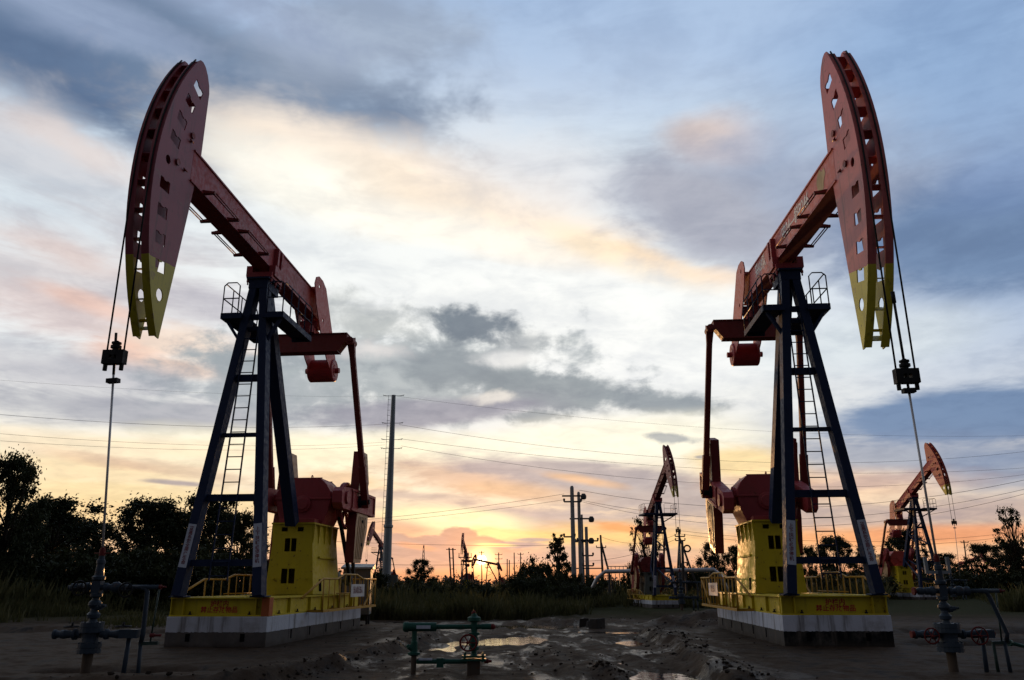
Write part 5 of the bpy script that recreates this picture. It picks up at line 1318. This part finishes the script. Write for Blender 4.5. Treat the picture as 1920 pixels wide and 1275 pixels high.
# cloud: x, y, half-size, tilt, colour, strength, softness, edge noise, kind
CLOUDS = [
 # bluer, dimmer air to the right
 (1900, 300, 560, 640, 0, (116, 148, 194), .7, .9, .10, 'A'),
 (1750, 60, 380, 160, 0, (140, 170, 208), .55, .8, .2, 'A'),
 (1130, 110, 420, 150, 0, (172, 193, 222), .6, .9, .15, 'A'),
 (860, 470, 720, 300, 2, (242, 244, 242), .85, .9, .2, 'A'),
 # top-left slate cloud
 (330, 140, 580, 190, 6, (104, 124, 152), .97, .5, .7, 'A'),
 (150, 150, 300, 120, 8, (92, 114, 146), .8, .7, .8, 'A'),
 (540, 150, 340, 130, 10, (112, 131, 158), .8, .7, .8, 'A'),
 (650, 80, 260, 120, -12, (158, 170, 188), .7, .7, .9, 'A'),
 (140, 20, 330, 60, 5, (158, 174, 202), .7, .8, 1.0, 'A'),
 (470, 30, 260, 60, 8, (165, 180, 208), .55, .8, 1.0, 'A'),
 # pale left bank
 (90, 300, 300, 110, 14, (202, 203, 209), .8, .6, .7, 'A'),
 (170, 290, 190, 40, 14, (226, 212, 206), .6, .8, .9, 'A'),
 (120, 400, 260, 70, 0, (205, 218, 228), .7, .8, .5, 'A'),
 # luminous middle band
 (700, 330, 420, 95, 10, (255, 240, 222), .95, .6, .5, 'A'),
 (640, 365, 300, 70, 10, (255, 252, 240), 1.0, .7, .5, 'C'),
 (960, 420, 340, 70, 14, (254, 236, 214), .9, .6, .5, 'C'),
 (880, 440, 260, 40, 8, (255, 250, 238), .9, .8, .6, 'C'),
 (1190, 490, 200, 38, 22, (254, 232, 200), .9, .6, .4, 'C'),
 (1000, 330, 230, 90, 10, (224, 222, 224), .6, .8, .4, 'A'),
 # grey-blue cloud to the right of the band
 (1500, 390, 400, 150, 10, (152, 163, 186), .88, .5, .35, 'A'),
 (1330, 400, 190, 95, 28, (172, 174, 186), .8, .6, .4, 'A'),
 (1345, 258, 110, 52, 12, (210, 192, 186), .85, .8, .5, 'A'),
 (1340, 250, 60, 26, 14, (216, 197, 187), .5, .9, .5, 'A'),
 (1810, 450, 290, 130, 8, (104, 130, 166), .9, .6, .4, 'A'),
 (1880, 330, 180, 70, 0, (120, 145, 185), .7, .7, .4, 'A'),
 (1500, 250, 200, 60, 0, (165, 182, 208), .6, .8, .6, 'A'),
 (1260, 505, 120, 22, 25, (251, 216, 176), .6, .8, .5, 'C'),
 (1355, 520, 60, 20, 10, (250, 214, 176), .7, .8, .5, 'C'),
 # bright clearing
 (1060, 600, 420, 110, 3, (244, 246, 244), 1.0, .6, .25, 'A'),
 (1150, 690, 330, 50, 3, (242, 244, 243), .9, .7, .3, 'A'),
 (1620, 640, 240, 62, 0, (214, 223, 228), .8, .6, .3, 'A'),
 # left, pink and grey weave
 (180, 520, 360, 110, 4, (208, 199, 200), .7, .7, .8, 'C'),
 (110, 470, 170, 30, 10, (220, 196, 188), .55, .8, .9, 'C'),
 (120, 590, 240, 50, 4, (222, 196, 190), .5, .8, .9, 'C'),
 (190, 575, 120, 18, 12, (238, 194, 174), .6, .8, .9, 'C'),
 (255, 655, 110, 28, -8, (246, 190, 160), .7, .8, .9, 'C'),
 (380, 560, 170, 50, 4, (182, 180, 190), .75, .7, .9, 'C'),
 (360, 650, 120, 42, 6, (248, 228, 210), .85, .7, .9, 'C'),
 (320, 690, 120, 16, 4, (242, 196, 165), .55, .8, 1.0, 'C'),
 (100, 700, 280, 60, 3, (186, 186, 194), .8, .6, .7, 'C'),
 (250, 770, 480, 40, 0, (166, 168, 178), .85, .5, .6, 'C'),
 (520, 730, 220, 70, 2, (160, 162, 176), .85, .6, .8, 'D'),
 # the dark middle cloud and its tongue to the right
 (770, 690, 330, 95, 2, (164, 167, 178), .82, .5, .95, 'D'),
 (690, 600, 150, 45, 6, (190, 188, 194), .75, .7, 1.0, 'D'),
 (905, 612, 88, 34, 2, (122, 128, 146), .95, .45, .75, 'D'),
 (860, 690, 140, 46, 6, (136, 141, 156), .75, .6, .8, 'D'),
 (980, 640, 62, 26, 0, (168, 168, 178), .75, .6, .9, 'D'),
 (1040, 735, 190, 40, 4, (146, 150, 163), .92, .4, .6, 'D'),
 (1230, 755, 125, 26, 8, (146, 150, 164), .92, .4, .6, 'D'),
 (800, 775, 260, 30, -5, (150, 152, 166), .88, .45, .5, 'C'),
 (1010, 780, 60, 12, 0, (150, 152, 164), .85, .45, .8, 'D'),
 (700, 655, 80, 18, 2, (226, 222, 220), .75, .8, 1.0, 'D'), (925, 745, 50, 12, 0, (240, 234, 224), .8, .7, 1.0, 'D'), (960, 672, 70, 16, 0, (238, 238, 236), .8, .8, .9, 'D'),
 # low right slate bank
 (1790, 780, 330, 58, 2, (106, 132, 168), .95, .3, .35, 'C'),
 (1690, 855, 330, 50, 3, (132, 148, 176), .75, .6, .5, 'C'),
 (1880, 880, 180, 60, 0, (120, 140, 172), .7, .7, .4, 'C'),
 (1480, 800, 140, 30, 4, (170, 180, 198), .6, .8, .6, 'C'),
 # glow low down
 (640, 850, 460, 46, 0, (255, 246, 214), .95, .6, .5, 'C'),
 (1130, 830, 330, 50, -2, (255, 250, 228), 1.0, .6, .4, 'C'),
 (130, 880, 330, 34, 0, (250, 224, 178), .8, .7, .6, 'C'),
 (110, 960, 400, 46, 0, (250, 214, 158), .9, .7, .4, 'C'),
 (260, 840, 420, 26, 0, (252, 232, 198), .85, .7, .5, 'C'),
 (240, 925, 380, 22, 2, (253, 226, 172), .75, .7, .6, 'C'),
 (180, 862, 120, 12, 8, (232, 194, 160), .5, .7, 1.1, 'C'),
 (330, 880, 150, 12, 6, (216, 184, 162), .5, .7, 1.1, 'C'),
 (330, 905, 60, 5, 2, (156, 146, 156), .8, .7, .8, 'C'),
 (660, 905, 120, 22, 4, (246, 206, 162), .75, .7, .9, 'C'),
 (890, 900, 200, 34, 6, (216, 182, 160), .85, .6, .8, 'C'),
 (1050, 885, 240, 28, 5, (182, 172, 174), .9, .5, .6, 'C'),
 (1180, 925, 260, 40, 4, (180, 172, 174), .85, .6, .7, 'C'),
 (1060, 975, 300, 26, 4, (178, 170, 174), .8, .6, .8, 'C'),
 (960, 920, 160, 18, 6, (240, 196, 150), .6, .8, .9, 'C'),
 (1090, 900, 80, 9, 10, (250, 200, 150), .7, .8, .8, 'C'),
 (780, 930, 140, 12, 4, (176, 160, 160), .6, .7, 1.0, 'C'),
 (1400, 870, 110, 34, 8, (255, 226, 168), .9, .6, .5, 'C'),
 (1310, 950, 170, 32, 4, (186, 172, 168), .7, .7, .7, 'C'),
 (1440, 905, 110, 12, 4, (208, 176, 156), .7, .7, .9, 'C'),
 (1620, 905, 120, 14, -4, (150, 158, 176), .75, .6, .9, 'C'),
 (1580, 905, 240, 34, 2, (232, 184, 150), .55, .8, .7, 'C'),
 (1560, 970, 260, 28, 2, (186, 168, 166), .75, .7, .6, 'C'),
 (1640, 1010, 330, 24, 0, (246, 168, 112), .85, .7, .4, 'C'),
 (1850, 955, 170, 30, 0, (176, 158, 158), .7, .7, .5, 'C'),
 (1800, 1000, 220, 16, 0, (236, 158, 116), .7, .7, .5, 'C'),
 (1150, 1000, 180, 26, 3, (254, 205, 130), .75, .7, .6, 'C'),
 (1170, 990, 60, 10, 8, (252, 160, 100), .7, .7, .8, 'C'),
 (1120, 1040, 200, 20, 2, (188, 168, 162), .7, .7, .7, 'C'),
 (800, 965, 90, 13, 0, (255, 244, 190), .95, .6, .6, 'C'),
 (770, 985, 150, 11, 2, (206, 174, 154), .7, .7, .9, 'C'),
 (880, 985, 100, 22, 5, (255, 248, 188), 1.0, .6, .5, 'C'),
 (1005, 1005, 110, 12, 4, (255, 214, 140), .8, .7, .7, 'C'),
 (700, 1000, 120, 26, 0, (240, 186, 150), .7, .7, .6, 'C'),
 (865, 972, 140, 22, 4, (255, 248, 198), 1.0, .6, .3, 'C'), (930, 1000, 70, 14, 6, (255, 236, 165), .9, .7, .5, 'C'),
 # cumulus standing beside the sun
 (842, 1030, 150, 27, 4, (206, 164, 146), .97, .22, .55, 'D'),
 (848, 1004, 24, 14, 0, (206, 164, 146), .97, .3, .6, 'D'), (872, 1006, 26, 15, 0, (208, 166, 146), .97, .3, .6, 'D'), (815, 1014, 26, 12, 0, (206, 166, 150), .95, .3, .6, 'D'), (905, 1016, 30, 13, 0, (208, 164, 144), .95, .3, .6, 'D'),
 (730, 1015, 60, 14, 4, (206, 172, 156), .9, .35, .8, 'D'),
 (700, 1050, 260, 26, 0, (204, 170, 154), .8, .6, .5, 'C'),
 (780, 1024, 40, 6, 8, (250, 180, 140), .8, .6, .8, 'C'),
 (960, 1022, 60, 7, 0, (170, 158, 164), .85, .5, .8, 'C'), (1000, 1012, 36, 4, 0, (166, 158, 166), .8, .5, .8, 'C'), (930, 1022, 40, 4, 2, (255, 238, 160), .9, .5, .6, 'C'),
 (1000, 1046, 100, 12, 0, (214, 180, 160), .8, .6, .6, 'C'),
 (1258, 822, 42, 11, 6, (160, 160, 172), .8, .45, .8, 'D'), (1318, 857, 18, 4, 2, (168, 160, 168), .8, .5, .6, 'D'),
]
for (x, y, rx, ry, tilt, c, op, soft, amp, kind) in CLOUDS:
    if kind == 'D' and c[0] < 200: c = (c[0] - 4, c[1] + 3, c[2] - 3)
    a0, e0 = az_el(x, y)
    # half-sizes in degrees about that direction
    ax, _ = az_el(x + 20, y); _, ey = az_el(x, y - 20)
    kx, ky = abs(ax - a0) / 20, abs(ey - e0) / 20
    ch = W.node('ShaderNodeVectorMath', operation='MULTIPLY_ADD'); W.l.new(col, ch.inputs[0]); ch.inputs[1].default_value = (1e-9,) * 3; W.l.new(AE, ch.inputs[2])   # keeps the layers evaluated one after another
    mp = W.node('ShaderNodeMapping', vector_type='TEXTURE'); W.l.new(ch.outputs[0], mp.inputs[0])
    mp.inputs[1].default_value = (a0, e0, 0); mp.inputs[2].default_value = (0, 0, R(-tilt)); mp.inputs[3].default_value = (rx * kx, ry * ky, 1)
    d = W.vmath('LENGTH', mp.outputs[0], out=1)
    d = W.math('MULTIPLY_ADD', {'A': WA, 'C': WC, 'D': WD}[kind], amp * 1.5, d)
    f = W.rng(d, 1 + soft * .5, max(0.02, 1 - soft), 0, op)
    col = W.mix(f, col, lin(c))
# fine mottling inside the cloud sheet
col = W.mix(1.0, col, W.mix(W.rng(W.math('ADD', nB, W.math('MULTIPLY', cen(nC), .9)), .22, .70), (.90, .91, .935), (1.11, 1.10, 1.085)), 'MULTIPLY')
# unseen sky, shaped for its light: bright left, dimmer right, dark behind and overhead
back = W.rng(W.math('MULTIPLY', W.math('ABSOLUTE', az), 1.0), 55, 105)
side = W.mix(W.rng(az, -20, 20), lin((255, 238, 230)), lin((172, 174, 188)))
unseen_sky = W.mix(W.rng(W.math('ABSOLUTE', az), 85, 125), side, lin((92, 92, 100)))
unseen_sky = W.mix(W.math('MULTIPLY', W.rng(nA, .4, .62), .5), unseen_sky, lin((84, 88, 100)))
col = W.mix(back, col, unseen_sky)
over = W.rng(el, 44, 66); col = W.mix(over, col, W.mix(W.rng(nA, .38, .62), lin((98, 104, 116)), lin((70, 76, 88))))
# thin Nishita air light for a sun this low
ns = W.node('ShaderNodeTexSky', sky_type='NISHITA'); ns.sun_disc = False; ns.sun_elevation = R(SUN_EL); ns.sun_rotation = R(SUN_AZ)
ns.altitude = 100; ns.air_density = 1.0; ns.dust_density = 1.5
col = W.mix(1.0, col, W.vmath('SCALE', ns.outputs[0], .006), 'ADD')
# the sun: small disc and its glow through thin cloud
S_ = Vector((math.sin(R(SUN_AZ)) * math.cos(R(SUN_EL)), math.cos(R(SUN_AZ)) * math.cos(R(SUN_EL)), math.sin(R(SUN_EL))))
ang = W.math('MULTIPLY', W.math('ARCCOSINE', W.math('MINIMUM', W.vmath('DOT_PRODUCT', D, tuple(S_), out=1), 1.0)), 57.29578)
g1 = W.math('EXPONENT', W.math('MULTIPLY', W.math('POWER', W.math('DIVIDE', ang, 0.78), 2), -1))
g2 = W.math('EXPONENT', W.math('MULTIPLY', W.math('DIVIDE', ang, 1.5), -1)); g3 = W.math('EXPONENT', W.math('MULTIPLY', W.math('DIVIDE', ang, 5.0), -1))
for g, c in ((g1, (2.6, 1.4, .42)), (g2, (.60, .19, .02)), (g3, (.05, .02, .002))):
    v = W.node('ShaderNodeCombineXYZ')
    for k in range(3): W.l.new(W.math('MULTIPLY', g, c[k]), v.inputs[k])
    col = W.mix(1.0, col, v.outputs[0], 'ADD')
disc = W.rng(ang, .36, .27)
col = W.mix(disc, col, (9.0, 7.5, 4.0))
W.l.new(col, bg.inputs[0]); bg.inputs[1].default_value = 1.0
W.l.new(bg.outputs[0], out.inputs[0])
wd.cycles.sampling_method = 'MANUAL'; wd.cycles.sample_map_resolution = 1024

sl = bpy.data.lights.new('sun', 'SUN'); so = bpy.data.objects.new('sun', sl); COL.objects.link(so)
sl.energy = 2.6; sl.angle = R(.5); sl.color = (1.0, .52, .20)
so.location = (0, 60, 40)
so.rotation_euler = (-S_).to_track_quat('-Z', 'Y').to_euler()
SC.cycles.max_bounces = 3; SC.cycles.diffuse_bounces = 1; SC.cycles.glossy_bounces = 2; SC.cycles.transmission_bounces = 2; SC.cycles.transparent_max_bounces = 2
